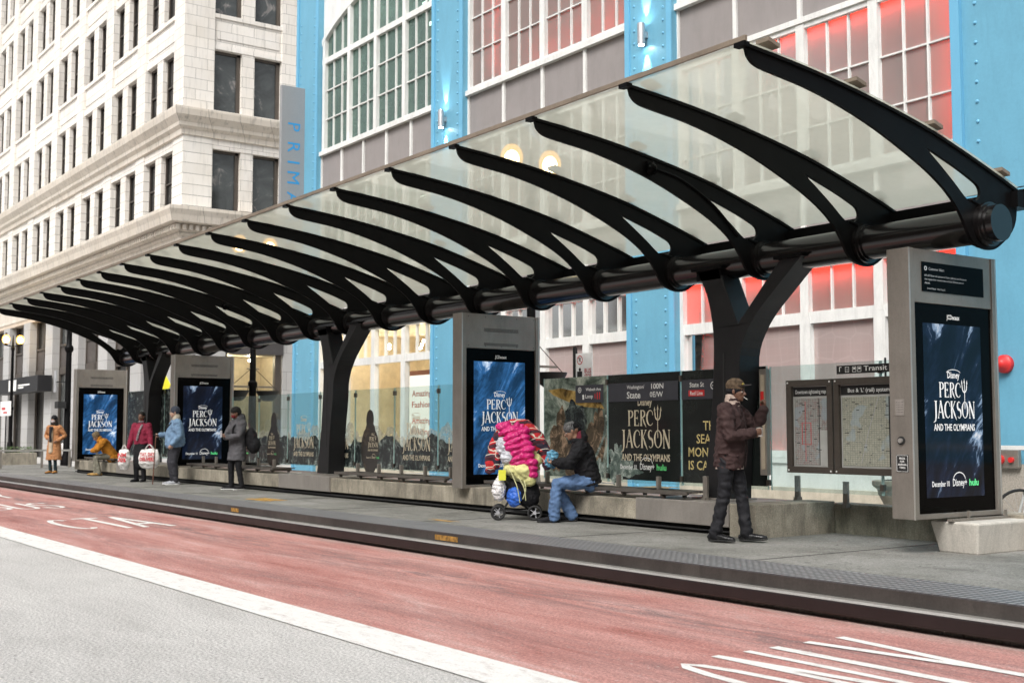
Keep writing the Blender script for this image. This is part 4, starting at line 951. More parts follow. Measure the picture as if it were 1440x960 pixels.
mb=MB(); mg=MB(); footer(mb,mg,(-12.30,GY-.0125,.985),rr,uu,.95); mb.build('footer_lettering',M['textwhite'],p); mg.build('green_lettering',M['textgreen'],p)
t=gpanel(-11.55,-10.05,'black poster glass panel with yellow words partly behind the walking man'); p=full(t,-11.55,-10.05,'p_dark')
b,tb=signband(p,-11.53,-10.45,[('State St',-11.38,2.075,.06,.26)]); stroke(tb,arc(0,0,.045,.045,0,360,16),.012,(-10.95,GY-.0195,2.085),rr,uu); stroke(tb,[(-.022,0),(.022,0)],.01,(-10.95,GY-.0195,2.085),rr,uu); stroke(tb,[(0,.02),(.022,0),(0,-.02)],.01,(-10.95,GY-.0195,2.085),rr,uu); text(tb,'Red Line',(-11.37,GY-.0215,1.97),rr,uu,.052,.23,.01,'L'); tb.build('lettering',M['textwhite'],b)
MB().box(-11.40,-11.11,GY-.0203,GY-.0198,1.955,2.035).build('red_band',M['red'],b)
mb=MB()
for k,s in enumerate(('THE','SEA OF','MONSTERS','IS CALLING')): text(mb,s,(-11.42 if k>1 else (-11.15 if k==0 else -11.27),GY-.0125,1.52-k*.17),rr,uu,.115,{0:.3,1:.5,2:.78,3:.78}[k],.012,'L')
mb.build('lettering',M['texttan'],p)
# clear groups with ragged rock prints on the lower half
def ragged(p,xa,xb,zb,hump,seed,m='p_rock',amp=.18,y=GY-.0095,z0=.82):
    n=150; vs=[]; fs=[]
    for i in range(n+1):
        x=xa+(xb-xa)*i/n; z=zb+amp*1.3*noise.noise(Vector((x*2.0,seed,0)))+amp*.4*noise.noise(Vector((x*6,seed,3)))+amp*.10*noise.noise(Vector((x*15,seed,5)))
        for (hx,hw,hh) in hump: z+=hh*math.exp(-((x-hx)/hw)**4)
        vs+=[(x,y,z0),(x,y,min(z,2.28))]
    fs=[(2*i,2*i+2,2*i+3,2*i+1) for i in range(n)]
    mb=MB().add(vs,fs)
    if m=='p_rock':
        rnd=random.Random(seed)
        for k in range(0):
            x=xa+(xb-xa)*rnd.random(); z=zb+.02+.32*(rnd.random()**2); r_=.006+.022*rnd.random(); blob(mb,x,z,r_,r_*1.2,.9,7,k,y)
    return mb.build('print',M[m],p)
M['p_cloak']=poster('dark cloaked shape',[(.35,(.010,.009,.008)),(.55,(.03,.024,.018)),(.7,(.09,.065,.04))],2.6)
def clearpanel(xa,xb,label,hump,seed,big=None,cloak=None):
    t=gpanel(xa,xb,label); x0,x1=xa+.02,xb-.02
    mi=ragged(t,x0,x1,1.50,[],seed+40,'mist',.28,GY-.008); mi.name='mist_print'
    p=ragged(t,x0,x1,1.36,hump,seed)
    if cloak:
        g=MB(); blob(g,cloak,1.72,.145,.19,.05,40,seed,GY-.0098); blob(g,cloak,1.16,.34,.46,.06,40,seed+1,GY-.0101); blob(g,cloak+.01,1.52,.19,.16,.05,30,seed+2,GY-.0099); g.build('dark_shape',M['p_cloak'],p)
    mb=MB()
    if big: title(mb,((xa+xb)/2+.03,GY-.0125,1.33-.08),rr,uu,.98); mb.build('lettering',M['textgold'],p)
    else:
        title(mb,((xa+xb)/2-.03,GY-.0125,1.24),rr,uu,.40); mg=MB(); footer(mb,mg,((xa+xb)/2-.03,GY-.0125,1.0),rr,uu,.5); mb.build('lettering',M['textgold'],p); mg.build('green_lettering',M['textgreen'],p)
    return t
clearpanel(-17.55,-16.05,'clear panel left of the middle kiosk with a dark print and no title',[(-16.5,.35,.1)],3,True)
clearpanel(-19.05,-17.55,'clear panel with a dark rock print and large gold title beside the middle kiosk',[],5,True)
clearpanel(-20.55,-19.05,'clear panel with a tall dark cloaked shape rising from its rock print',[],7,cloak=-19.95)
clearpanel(-22.05,-20.55,'clear panel with rock print mostly behind the second column',[],9,True)
clearpanel(-23.55,-22.05,'clear panel with a gold title on rock print left of the second column',[],11,True)
clearpanel(-25.05,-23.55,'clear panel with a tall dark rounded shape behind the grey parka person',[],13,cloak=-24.25)
clearpanel(-26.55,-25.05,'clear panel at the right edge of the dark sea kiosk behind the grey parka person',[],15,cloak=-25.9)
for xa,lab in ((-32.6,'dark grey poster panel behind the woman in the maroon jacket'),(-34.1,'dark grey poster panel between the far kiosk and the far column'),(-31.1,'dark grey poster panel beside the dark sea kiosk'),(-29.6,'dark poster panel tucked behind the dark sea kiosk')):
    t=gpanel(xa,xa+1.5,lab,.8,2.62); full(t,xa,xa+1.5,'p_rock',2.61)
# right hand clear glass with the map cases
t=gpanel(-10.02,-8.4,'clear glass panel behind the transit map cases',.80,2.28); gpanel(-8.4,-7.64,'clear glass panel behind the nearest kiosk',.80,2.28)
def mapcase(xa,xb,m,head,label):
    t=thing('map_case',((xa+xb)/2,GY-.05,1.0),label,'map case','bronze framed map cases on the glass'); z0,z1=1.02,2.10; y0,y1=GY-.075,GY-.012; f=.075
    MB().box(xa,xb,y0,y1,z0,z0+f).box(xa,xb,y0,y1,z1-f,z1).box(xa,xa+f,y0,y1,z0+f,z1-f).box(xb-f,xb,y0,y1,z0+f,z1-f).build('frame',M['bronze'],t,bevel=.004)
    MB().box(xa+f,xb-f,y1-.02,y1-.01,z0+f,z1-f).build('backing',pm('map paper',(.42,.42,.40),.3,fine=0),t)
    MB().box(xa+f+.005,xb-f-.005,y1-.0235,y1-.0205,z1-f-.115,z1-f-.01).build('heading_bar',M['rub'],t)
    tb=MB(); text(tb,head,((xa+xb)/2+.0,y1-.0245,z1-f-.085),rr,uu,.045,(xb-xa)*.66,.005); 
    for (a,b) in ((xa+.03,z0+.03),(xb-.03,z0+.03),(xa+.03,z1-.03),(xb-.03,z1-.03)): tb.cyl((a,y0-.006,b),(a,y0,b),.01,8)
    tb.build('lettering',M['textwhite'],t)
    w_=xb-xa-2*f
    MB().box(xa+f+.02,xa+f+w_*.72,y1-.0235,y1-.0205,z0+f+.02,z1-f-.14).build('map_print',M[m],t)
    MB().box(xa+f+w_*.75,xb-f-.02,y1-.0235,y1-.0205,z0+f+(.42 if m=='map1' else .3),z1-f-.14).build('index_print',M[m],t)
    g=MB()
    X0=xa+f+w_*.25; 
    if m=='map1': stroke(g,[(X0,1.35),(X0,1.60),(X0+.13,1.60),(X0+.13,1.35)],.012,(0,y1-.0245,0),rr,uu,True); stroke(g,[(X0+.05,1.15),(X0+.05,1.85)],.008,(0,y1-.0247,0),rr,uu)
    else: stroke(g,[(X0+.05,1.15),(X0+.15,1.5),(X0+.3,1.9)],.006,(0,y1-.0245,0),rr,uu)
    g.build('route_line',M['textred'] if m=='map1' else M['textgrey'],t)
    g=MB(); g.box(xa+f+w_*.72,xa+f+w_*.735,y1-.0245,y1-.0205,z0+f+.02,z1-f-.14); rn=random.Random(5)
    for k in range(26): a=xa+f+.03+rn.random()*w_*.66; b=z0+f+.05+rn.random()*.72; g.box(a,a+.02+rn.random()*.04,y1-.0243,y1-.0238,b,b+.008)
    g.build('print_marks',M['rub'],t)
mapcase(-9.70,-9.02,'map1','Downtown sightseeing map','bronze map case with the downtown sightseeing street map')
mapcase(-9.0,-7.95,'map2',"Bus & 'L' (rail) system map",'bronze map case with the rail system map half behind the nearest kiosk')
t=thing('transit_sign',(-8.4,GY-.03,2.15),'black transit information sign with white icons above the map cases','sign')
MB().box(-8.98,-7.75,GY-.03,GY-.012,2.15,2.245).build('sign_panel',M['rub'],t)
tb=MB(); text(tb,'Transit information',(-8.60,GY-.032,2.175),rr,uu,.055,.85,.008,'L')
for k,x in enumerate((-8.92,-8.83,-8.73,-8.66)):
    if k: 
        for q in (0,360): pass
        stroke(tb,[(-.024,-.028),(.024,-.028),(.024,.028),(-.024,.028)],.007,(x,GY-.032,2.197),rr,uu,True)
        if k>1: tb.box(x-.015,x+.015,GY-.032,GY-.0315,2.195,2.215)
text(tb,'i',(-8.83,GY-.032,2.178),rr,uu,.036,None,.01); stroke(tb,[(-.015,-.02),(-.015,.03),(.012,.03)],.009,(-8.92,GY-.032,2.197),rr,uu)
tb.build('lettering',M['textwhite'],t)
MB().cyl((-8.35,GY+.02,2.05),(-8.35,GY+.02,2.31),.012,8).cyl((-8.05,GY+.02,.8),(-8.05,GY+.02,1.02),.012,8).build('rod',M['rub'],t)
# narrow stainless notice strip beside the right column
t=thing('notice_strip',(-9.98,10.9,1.0),'tall narrow metal framed notice with a red top fixed beside the right column','notice')
MB().box(-10.06,-9.95,10.86,10.92,.98,2.25).build('frame',M['steel'],t); MB().box(-10.035,-9.975,10.852,10.859,1.05,2.18).build('board',pm('cream board',(.38,.32,.24),.5),t)
MB().box(-10.03,-9.98,10.846,10.851,1.75,1.98).build('red_notice',M['red'],t)
# ================================================================ PEOPLE
def ik(A,B,l1,l2,pole):
    A=Vector(A);B=Vector(B); d=B-A; L=min(d.length,(l1+l2)*.999); n=d.normalized(); a=(l1*l1-l2*l2+L*L)/(2*L); h=math.sqrt(max(0,l1*l1-a*a))
    p=Vector(pole); p=(p-n*p.dot(n)); p=p.normalized() if p.length>1e-5 else Vector((0,0,-1))
    return A+n*a+p*h, A+n*L
def hand(mb,W,d,pn,curl=.5,side=1,s=1.0,grip=False):
    """wrist W, direction d, palm normal pn (fingers curl that way)"""
    d=Vector(d).normalized(); pn=Vector(pn); pn=(pn-d*pn.dot(d)).normalized(); sd=d.cross(pn)*side
    W=Vector(W)
    mb.loft([W-d*.02*s,W+d*.03*s,W+d*.075*s,W+d*.09*s],[(.024*s,.019*s),(.034*s,.017*s),(.039*s,.015*s),(.036*s,.013*s)],side=sd,n=12)
    for i,(o,ln) in enumerate(((-.030,.068),(-.0105,.078),(.0105,.073),(.030,.056))):
        p=W+d*.088*s+sd*o*s; dirv=d.copy(); pts=[p-d*.02*s,p]; c=curl*(1+.12*i)
        for k in range(3):
            q=Matrix.Rotation(c*1.05,3,d.cross(pn)); dirv=q@dirv; p=p+dirv*ln*s*(.42,.33,.25)[k]; pts.append(p.copy())
        mb.loft(pts,[.0095*s,.0095*s,.009*s,.0085*s,.0075*s],n=8)
    p=W+d*.025*s-sd*.026*s; td=(d*.6-sd*.75+pn*.35).normalized(); q=p+td*.035*s; td2=(d*.85-sd*.1+pn*(.3+curl*.4)).normalized()
    mb.loft([p,q,q+td2*.03*s,q+td2*.052*s],[.014*s,.012*s,.0105*s,.0085*s],n=8)
def headgeo(mb,c,Rm,s=1.0):
    """face looks along local +x"""
    c=Vector(c)
    def e(p,r): mb.ell(c+Rm@Vector(p)*s,[q*s for q in r],18,14,Rm)
    e((-.012,0,.028),(.098,.076,.092)); e((.018,0,-.02),(.075,.066,.085)); e((.038,0,-.068),(.050,.048,.045)); e((.066,0,-.092),(.022,.024,.018))
    e((.072,0,.022),(.022,.052,.012))          # brow
    for y in (.034,-.034): e((.070,y,-.022),(.020,.020,.016)); e((-.002,.078*(1 if y>0 else -1),-.008),(.016,.010,.030))
    mb.loft([c+Rm@Vector((.086,0,.008))*s,c+Rm@Vector((.100,0,-.016))*s,c+Rm@Vector((.108,0,-.030))*s],[.008*s,.011*s,.014*s],n=10)
    for y in (.012,-.012): e((.098,y,-.034),(.010,.008,.008))
    e((.087,0,-.057),(.013,.024,.006)); e((.085,0,-.067),(.013,.021,.007))
def rotm(yaw,pitch,roll=0): return (Matrix.Rotation(R(yaw),3,'Z')@Matrix.Rotation(R(pitch),3,'Y')@Matrix.Rotation(R(roll),3,'X'))
def skinmat(name,col): return pm(name,col,.5,0,.12,30,.05,120,.05)
def cloth(name,col,var=.2,scale=12,fine=.15,rough=.85,bump=.25): return pm(name,col,rough,0,var,scale,bump,300,fine,0,.25)
class Fig:
    def __init__(s,loc,rz,label,H=1.75,skin=None,vox=.0075,**k):
        s.t=thing('person',loc,label,'person',None,R(rz)); s.k=H/1.75; s.t.scale=(s.k,)*3; s.skin=skin; s.vox=vox
        g=lambda n,d: k.get(n,d)
        s.pel=Vector(g('pel',(0,0,.95))); s.chest=Vector(g('chest',(.0,0,1.38))); s.neck=Vector(g('neck',s.chest+Vector((.0,0,.12)))); s.head=Vector(g('head',s.neck+Vector((.03,0,.155))))
        s.hr=rotm(*g('look',(0,0,0))); s.tw=R(g('twist',0)); sw=g('sw',.185)
        sv=Vector((-math.sin(s.tw),math.cos(s.tw),0)); s.sv=sv
        s.LS=s.chest+sv*sw+Vector((0,0,.02)); s.RS=s.chest-sv*sw+Vector((0,0,.02))
        s.LE,s.LW=ik(s.LS,g('lh',(.05,.27,.86)),.29,.26,g('lp',(-1,.4,0))); s.RE,s.RW=ik(s.RS,g('rh',(.05,-.27,.86)),.29,.26,g('rp',(-1,-.4,0)))
        s.LH=s.pel+Vector((0,.09,0)); s.RH=s.pel-Vector((0,.09,0))
        s.LK,s.LA=ik(s.LH,g('lf',(0,.11,.09)),.44,.43,g('lkp',(1,.05,0))); s.RK,s.RA=ik(s.RH,g('rf',(0,-.11,.09)),.44,.43,g('rkp',(1,-.05,0)))
        s.lt,s.rt=Vector(g('ltoe',(1,.15,0))),Vector(g('rtoe',(1,-.15,0)))
        s.opt=k
    def body(s):
        mb=MB(); k=s.opt; headgeo(mb,s.head,s.hr)
        mb.loft([s.neck-Vector((0,0,.06)),s.neck+Vector((0,0,.02)),s.head-Vector((.02,0,.05))],[(.062,.062),(.052,.055),(.05,.055)],side=(0,1,0))
        mb.loft([s.pel-Vector((0,0,.03)),s.pel+Vector((0,0,.06)),(s.pel+s.chest)/2,s.chest-Vector((0,0,.06)),s.chest+Vector((0,0,.05))],[(.13,.09),(.13,.09),(.12,.085),(.15,.095),(.13,.07)],side=s.sv)
        for S_,E_,W_ in ((s.LS,s.LE,s.LW),(s.RS,s.RE,s.RW)): mb.loft([S_,(S_*.5+E_*.5),E_,(E_*.4+W_*.6),W_],[.05,.043,.036,.032,.024],n=10)
        for h,kn,a in ((s.LH,s.LK,s.LA),(s.RH,s.RK,s.RA)): mb.loft([h,(h+kn)/2,kn,kn*.55+a*.45,a],[.075,.066,.05,.048,.034],n=10)
        for side,(W_,E_,nm) in ((1,(s.LW,s.LE,'l')),(-1,(s.RW,s.RE,'r'))):
            d=k.get(nm+'hd',(W_-E_)); pn=k.get(nm+'hn',(0,-side,0)); hand(mb,W_,d,pn,k.get(nm+'curl',.5),-side)
        mb.sculpt('body',s.skin,s.t,s.vox,smooth=2)
        e=MB()
        for y in (.033,-.033): e.ell(s.head+s.hr@Vector((.083,y,-.006)),(.010,.014,.007),10,8,s.hr)
        w=e.build('eyes',pm('eye',(.5,.48,.45),.2,fine=0),s.t,smooth=True,local=True); e=MB()
        for y in (.033,-.033): e.ell(s.head+s.hr@Vector((.090,y,-.006)),(.005,.007,.007),8,6,s.hr)
        e.build('iris',pm('iris',(.01,.008,.006),.2,fine=0),s.t,smooth=True,local=True)
        b=MB()
        for y in (.035,-.035): b.ell(s.head+s.hr@Vector((.088,y,.020)),(.008,.020,.004),8,6,s.hr)
        b.build('eyebrows',s.opt.get('hairmat') or M['rub'],s.t,local=True)
    def top(s,mat,hem=.78,hw=(.185,.135),chest=(.2,.135),slv=(.078,.066,.052),wr=.008,name='jacket',vox=.011,cuff=1.0,collar=.05,belly=0,ws=9,hemdx=0):
        mb=MB(); up=(s.chest-s.pel).normalized(); b=s.pel+up*(hem-.95); b.x+=hemdx; mid=s.pel*.5+s.chest*.5; mid.x+=belly*.5
        low=s.pel+up*((hem-.95)*.4+.02); low.x+=belly*.3
        mb.loft([b,low,mid,s.chest-up*.06,s.chest+up*.03,s.neck-up*.005],[hw,((hw[0]+chest[0])/2,(hw[1]+chest[1])/2+belly),(chest[0]*.95,chest[1]*.97+belly),chest,(chest[0]*.93,chest[1]*.8),(.085,.075)],side=s.sv,n=26,capr=False)
        for S_,E_,W_ in ((s.LS,s.LE,s.LW),(s.RS,s.RE,s.RW)):
            e=E_+(W_-E_)*(.98*cuff); mb.loft([S_-(E_-S_)*.05,S_*.5+E_*.5,E_,E_*.5+W_*.5,e],[slv[0]*1.12,slv[0],slv[1],slv[1]*.92,slv[2]],n=14)
            mb.ell(S_,(slv[0]*1.12,)*3)
        if collar: mb.loft([s.neck-Vector((0,0,.03)),s.neck+Vector((0,0,collar))],[(.088,.082),(.078,.074)],side=(0,1,0),n=20)
        return mb.sculpt(name,mat,s.t,vox,wr,ws,3)
    def trousers(s,mat,r=(.105,.095,.072,.066,.062),wr=.007,name='trousers',vox=.011,waist=(.155,.115)):
        mb=MB(); up=(s.chest-s.pel).normalized()
        mb.loft([s.pel-up*.06,s.pel,s.pel+up*.13],[(.15,.105),(.165,.12),waist],side=s.sv,n=20)
        for h,kn,a in ((s.LH,s.LK,s.LA),(s.RH,s.RK,s.RA)):
            an=a+(kn-a).normalized()*-.01; mb.loft([h,h*.5+kn*.5,kn,kn*.5+a*.5,an],[(q,q*1.05) for q in r],n=14)
        return mb.sculpt(name,mat,s.t,vox,wr,10,2)
    def shoes(s,mat,sole=None,h=.0,name='shoe',big=1.0,pitch=(0,0)):
        for a,d,pp in ((s.LA,s.lt,pitch[0]),(s.RA,s.rt,pitch[1])):
            d=Vector(d).normalized(); sd=Vector((-d.y,d.x,0)); f=Vector((a.x,a.y,a.z-.09)); b=big
            dz=Vector((0,0,math.tan(R(pp))))
            def q(x,z): return f+d*x*b+Vector((0,0,z))+dz*max(0,x-.02)
            mb=MB(); mb.loft([q(-.055,.045),q(-.02,.05),q(.05,.047),q(.11,.04),q(.165,.036),q(.19,.032)],[(.034*b,.036),(.04*b,.046),(.042*b,.044),(.046*b,.034),(.040*b,.027),(.026*b,.02)],side=sd,n=16)
            mb.loft([q(-.015,.05),a+Vector((0,0,.02+h))],[(.042*b,.05),(.046,.052)],side=sd,n=14)
            o=mb.sculpt(name,mat,s.t,.008,.002,20,2)
            sl=MB(); sl.loft([q(-.06,.013),q(0,.013),q(.06,.013),(q(.12,.013)),q(.175,.014),q(.2,.016)],[(.034*b,.013),(.041*b,.014),(.041*b,.013),(.048*b,.013),(.041*b,.013),(.024*b,.012)],side=sd,n=16)
            sl.build('sole',sole or M['rub'],o,smooth=True,local=True)
    def beanie(s,mat,name='hat'):
        mb=MB(); mb.ell(s.head+s.hr@Vector((-.014,0,.055)),(.108,.088,.085),18,14,s.hr); mb.loft([s.head+s.hr@Vector((-.01,0,.03)),s.head+s.hr@Vector((-.012,0,.065))],[(.09,.107),(.09,.107)],side=s.hr@Vector((0,1,0)),n=20)
        return mb.sculpt(name,mat,s.t,.008,.002,20,1)
    def hair(s,mat,parts,wr=.008,name='hair',ws=22,vox=.008):
        mb=MB()
        for p,r in parts: mb.ell(s.head+s.hr@Vector(p),r,16,12,s.hr)
        return mb.sculpt(name,mat,s.t,vox,wr,ws,1,wr2=.004)
SK_D=skinmat('dark skin',(.16,.08,.05)); SK_M=skinmat('medium skin',(.30,.17,.11)); SK_L=skinmat('light skin',(.47,.29,.21))
HAIR=cloth('black hair',(.010,.009,.008),.4,40,.3,.6,.5); JEAN=cloth('blue denim',(.10,.17,.31),.4,9,.25); BLK=cloth('black cloth',(.012,.012,.014),.3,10); 
# -- walking man in the dark parka
f=Fig((-9.44,9.70,ZP),24,'walking man in a cap and brown parka with a cup and a cigarette',1.76,SK_D,.0055,
  pel=(0,0,.955),chest=(.03,0,1.40),neck=(.05,0,1.50),head=(.085,0,1.645),look=(2,3,0),
  rh=(.30,-.08,1.19),rp=(-.3,-.6,-1),rhd=(.75,.65,.15),rhn=(-.3,.5,.1),rcurl=1.0,
  lh=(.31,.26,1.45),lp=(.2,.7,-1),lhd=(-.1,.25,1),lhn=(-.5,-.6,0),lcurl=1.25,
  lf=(.15,.10,.09),rf=(-.14,-.09,.10),lkp=(1,0,0),rkp=(1,0,0),ltoe=(1,.05,0),rtoe=(1,-.1,0))
f.body(); PARKA=cloth('brown parka cloth',(.046,.027,.026),.25,8,.2)
f.trousers(cloth('black trousers',(.014,.014,.017),.35,8,.2,.7),(.098,.088,.070,.068,.068),.014,vox=.009)
jk=f.top(PARKA,.80,(.185,.16),(.205,.145),(.084,.074,.056),.015,'parka',.008,belly=.02,ws=11)
for nm,mt,geo in (('collar',cloth('fleece collar',(.42,.33,.28),.2,40,.3),None),):
    mb=MB(); n_=f.neck; mb.loft([n_+Vector((-.005,0,-.005)),n_+Vector((-.01,0,.06))],[(.085,.085),(.078,.08)],side=(0,1,0),n=20); mb.sculpt('fleece_collar',mt,f.t,.008,.006,35,1)
mb=MB(); mb.loft([(.0,0,.795),(.0,0,.83)],[(.178,.152),(.178,.152)],side=(0,1,0),n=24,capr=False); mb.build('lining',cloth('pale lining',(.40,.32,.28)),f.t,local=True,smooth=True)
mb=MB().box(.10,.15,-.155,-.03,.93,.945).box(-.06,.06,-.212,-.196,.96,.972); mb.sculpt('pocket_flap',PARKA,jk,.006,0)
mb=MB(); mb.loft([(.178,.02,.82),(.20,.02,1.0),(.195,.02,1.2),(.16,.02,1.40)],[(.012,.006)]*4,side=(0,1,0),n=8); mb.build('placket',cloth('placket',(.035,.022,.022)),jk,smooth=True,local=True)
f.shoes(pm('black boot leather',(.010,.010,.011),.28,0,.2,10),M['rub'],.06,'boot',1.12,(6,0))
CAP=cloth('camouflage cap',(.10,.07,.045),.6,25,.3); mb=MB(); hh=lambda x,y,z: f.head+f.hr@Vector((x,y,z))
mb.ell(hh(-.012,0,.062),(.108,.086,.072),18,14,f.hr); mb.loft([hh(-.01,0,.035),hh(-.01,0,.065)],[(.086,.106),(.086,.106)],side=f.hr@Vector((0,1,0)),n=22)
cp=mb.sculpt('cap',CAP,f.t,.006,.001,10,1)
mb=MB(); vs=[]
for i in range(9):
    a=-1.15+2.3*i/8; vs+= [hh(.07*math.cos(a)+.015,.083*math.sin(a),.052),hh(.075+.095*math.cos(a),.072*math.sin(a)*1.1,.066-.012*abs(math.sin(a))+.012)]
mb.add(vs+[v+Vector((0,0,.006)) for v in vs],[(2*i,2*i+1,2*i+3,2*i+2) for i in range(8)]+[(18+2*i,18+2*i+2,18+2*i+3,18+2*i+1) for i in range(8)]+[(2*i+1,19+2*i,21+2*i,2*i+3) for i in range(8)])
mb.build('visor',cloth('grey visor',(.13,.12,.12)),cp,smooth=True,local=True)
mb=MB(); mb.ell(hh(.085,-.02,.075),(.012,.03,.018),8,6,f.hr); mb.build('cap_badge',mat_paint('gold thread',(.45,.33,.06)),cp,local=True)
mb=MB(); mb.loft([hh(-.01,0,.012),hh(-.01,0,.038)],[(.082,.100),(.083,.103)],side=f.hr@Vector((0,1,0)),n=20); mb.ell(hh(-.03,0,.0),(.085,.082,.05),14,10,f.hr); mb.build('head_wrap',BLK,f.t,smooth=True,local=True)
mb=MB(); mb.cyl(hh(.095,-.012,-.062),hh(.145,-.035,-.085),.0026,8); mb.build('cigarette',M['textwhite'],f.t,local=True)
W=f.RW+Vector((.75,.65,.15)).normalized()*.085+Vector((-.02,.03,0)); mb=MB(); mb.cyl(W+Vector((.0,0,-.055)),W+Vector((0,0,.045)),.036,20)
cup=thing('paper_cup',(0,0,0),'small pale paper cup held by the walking man','cup'); c_=mb.build('cup_body',pm('cup paper',(.40,.36,.33),.5),cup,local=True,smooth=True); MB().cyl(W+Vector((0,0,.045)),W+Vector((0,0,.053)),.038,20).build('lid',M['rub'],cup,local=True)
cup.matrix_world=Matrix.LocRotScale(f.t.location,f.t.rotation_euler.to_quaternion(),f.t.scale)
# -- seated man in the black hoodie
f=Fig((-12.62,10.28,ZP),-128,'seated man in a black hooded jacket, head scarf and blue jeans',1.74,SK_M,.006,
  pel=(-.02,0,.56),chest=(.10,0,.98),neck=(.15,0,1.09),head=(.215,0,1.225),look=(0,18,0),
  rh=(.40,-.05,.78),rp=(-.4,-1,-.4),rhd=(1,.3,.0),rhn=(0,.3,1),rcurl=.6, lh=(.44,.12,.80),lp=(-.4,1,-.4),lhd=(1,-.3,0),lhn=(0,-.3,1),lcurl=.6,
  lf=(.46,.12,.09),rf=(.22,-.13,.09),lkp=(.6,0,1),rkp=(.6,0,1))
f.body(); f.trousers(JEAN,(.108,.104,.086,.080,.082),.015)
f.top(BLK,.885,(.185,.15),(.215,.165),(.092,.082,.058),.017,'hooded_jacket',.009,collar=0,ws=12)
mb=MB(); n_=f.neck; mb.loft([n_+Vector((-.09,0,-.03)),n_+Vector((-.10,0,.06)),n_+Vector((-.075,0,.11))],[(.10,.05),(.115,.055),(.09,.04)],side=(0,1,0),n=18); mb.ell(n_+Vector((-.03,0,.0)),(.11,.115,.055)); mb.sculpt('hood',BLK,f.t,.008,.006,16,1)
mb=MB(); mb.loft([n_+Vector((-.045,0,.03)),n_+Vector((-.06,0,.085))],[(.088,.07),(.08,.06)],side=(0,1,0),n=18); mb.sculpt('hood_lining',cloth('maroon lining',(.14,.02,.035)),f.t,.008,.004,20,1)
f.hair(cloth('patterned scarf',(.008,.008,.009),.9,30,.2),[((-.015,0,.048),(.106,.085,.075)),((-.10,0,.0),(.035,.05,.05))],.003,'head_scarf'); mb=MB(); mb.loft([f.head+f.hr@Vector((-.0,0,.038)),f.head+f.hr@Vector((0,0,.05))],[(.088,.105),(.088,.106)],side=f.hr@Vector((0,1,0)),n=20); mb.build('scarf_band',cloth('scarf band',(.12,.12,.12),.9,60),f.t,local=True,smooth=True)
f.shoes(BLK,M['rub'],.03,'shoe',1.1)
t=thing('snack_bag',(-12.95,9.95,ZP+.62),'blue and white snack bag held by the seated man','bag'); mb=MB(); mb.loft([(-12.99,9.92,1.03),(-12.98,9.925,1.07),(-12.97,9.93,1.13),(-12.95,9.94,1.19),(-12.93,9.95,1.23)],[(.075,.02),(.085,.04),(.08,.045),(.085,.028),(.06,.015)],side=(.62,.76,.15),n=16); o=mb.sculpt('packet',pm('blue and white packet',(.10,.30,.45),.35,0,.9,26),t,.007,.014,26,1); o.location=-t.location
# -- person in the grey parka with a phone
f=Fig((-23.85,10.0,ZP),-82,'person in a grey parka and red mask looking at a phone, backpack on',1.70,SK_D,.008,
  chest=(.0,0,1.38),head=(.06,0,1.64),look=(-12,16,0),rh=(.27,-.06,1.12),rp=(-.3,-1,-.6),rhd=(.8,.6,.2),rhn=(0,.2,1),lh=(.28,.05,1.12),lp=(-.3,1,-.6),lhd=(.8,-.6,.2),lhn=(0,-.2,1),
  lf=(-.03,.15,.09),rf=(.05,-.14,.09),rtoe=(1,-.6,0),ltoe=(1,.1,0))
f.body(); f.trousers(BLK,(.10,.09,.07,.062,.055),.006,vox=.013)
GP=cloth('grey parka cloth',(.085,.083,.090),.3,9,.2); f.top(GP,.62,(.23,.19),(.205,.15),(.085,.075,.055),.012,'parka',.012,hemdx=.02)
mb=MB(); mb.loft([f.neck+Vector((-.05,0,.0)),f.neck+Vector((-.06,0,.07))],[(.12,.10),(.10,.08)],side=(0,1,0)); mb.sculpt('hood',GP,f.t,.011,.006,14,1)
f.hair(HAIR,[((-.015,0,.055),(.11,.095,.085)),((-.05,0,.01),(.085,.085,.08))]); mb=MB(); mb.ell(f.head+f.hr@Vector((.055,0,-.05)),(.055,.062,.052),14,10,f.hr); mb.build('face_mask',cloth('red mask',(.16,.02,.025),.4,30),f.t,smooth=True,local=True)
f.shoes(BLK,M['textwhite'],0,'shoe',1.05)
mb=MB(); mb.box(.36,.375,-.04,.04,1.14,1.26); mb.build('held_phone',M['textgrey'],f.t,local=True) if False else None
ph=thing('phone',(-23.8,9.66,1.42),'small pale phone held up by the person in the grey parka','phone'); MB().box(-23.86,-23.78,9.62,9.632,1.38,1.52).build('handset',M['textgrey'],ph,bevel=.003)
bp=thing('backpack',(-23.6,10.3,1.0),'round black backpack worn by the person in the grey parka','backpack'); mb=MB(); mb.ell((-23.66,10.22,1.34),(.17,.13,.24)); mb.ell((-23.60,10.26,1.22),(.18,.13,.18)); mb.sculpt('pack',BLK,bp,.012,.012,12,1); 
bp.children[0].location=-bp.location
mb=MB(); mb.loft(spline([(-23.73,10.14,1.62),(-23.74,10.0,1.68),(-23.74,9.86,1.58),(-23.72,9.84,1.42)],4),[(.022,.008)]*13,n=8); mb.build('strap',BLK,bp,smooth=True)
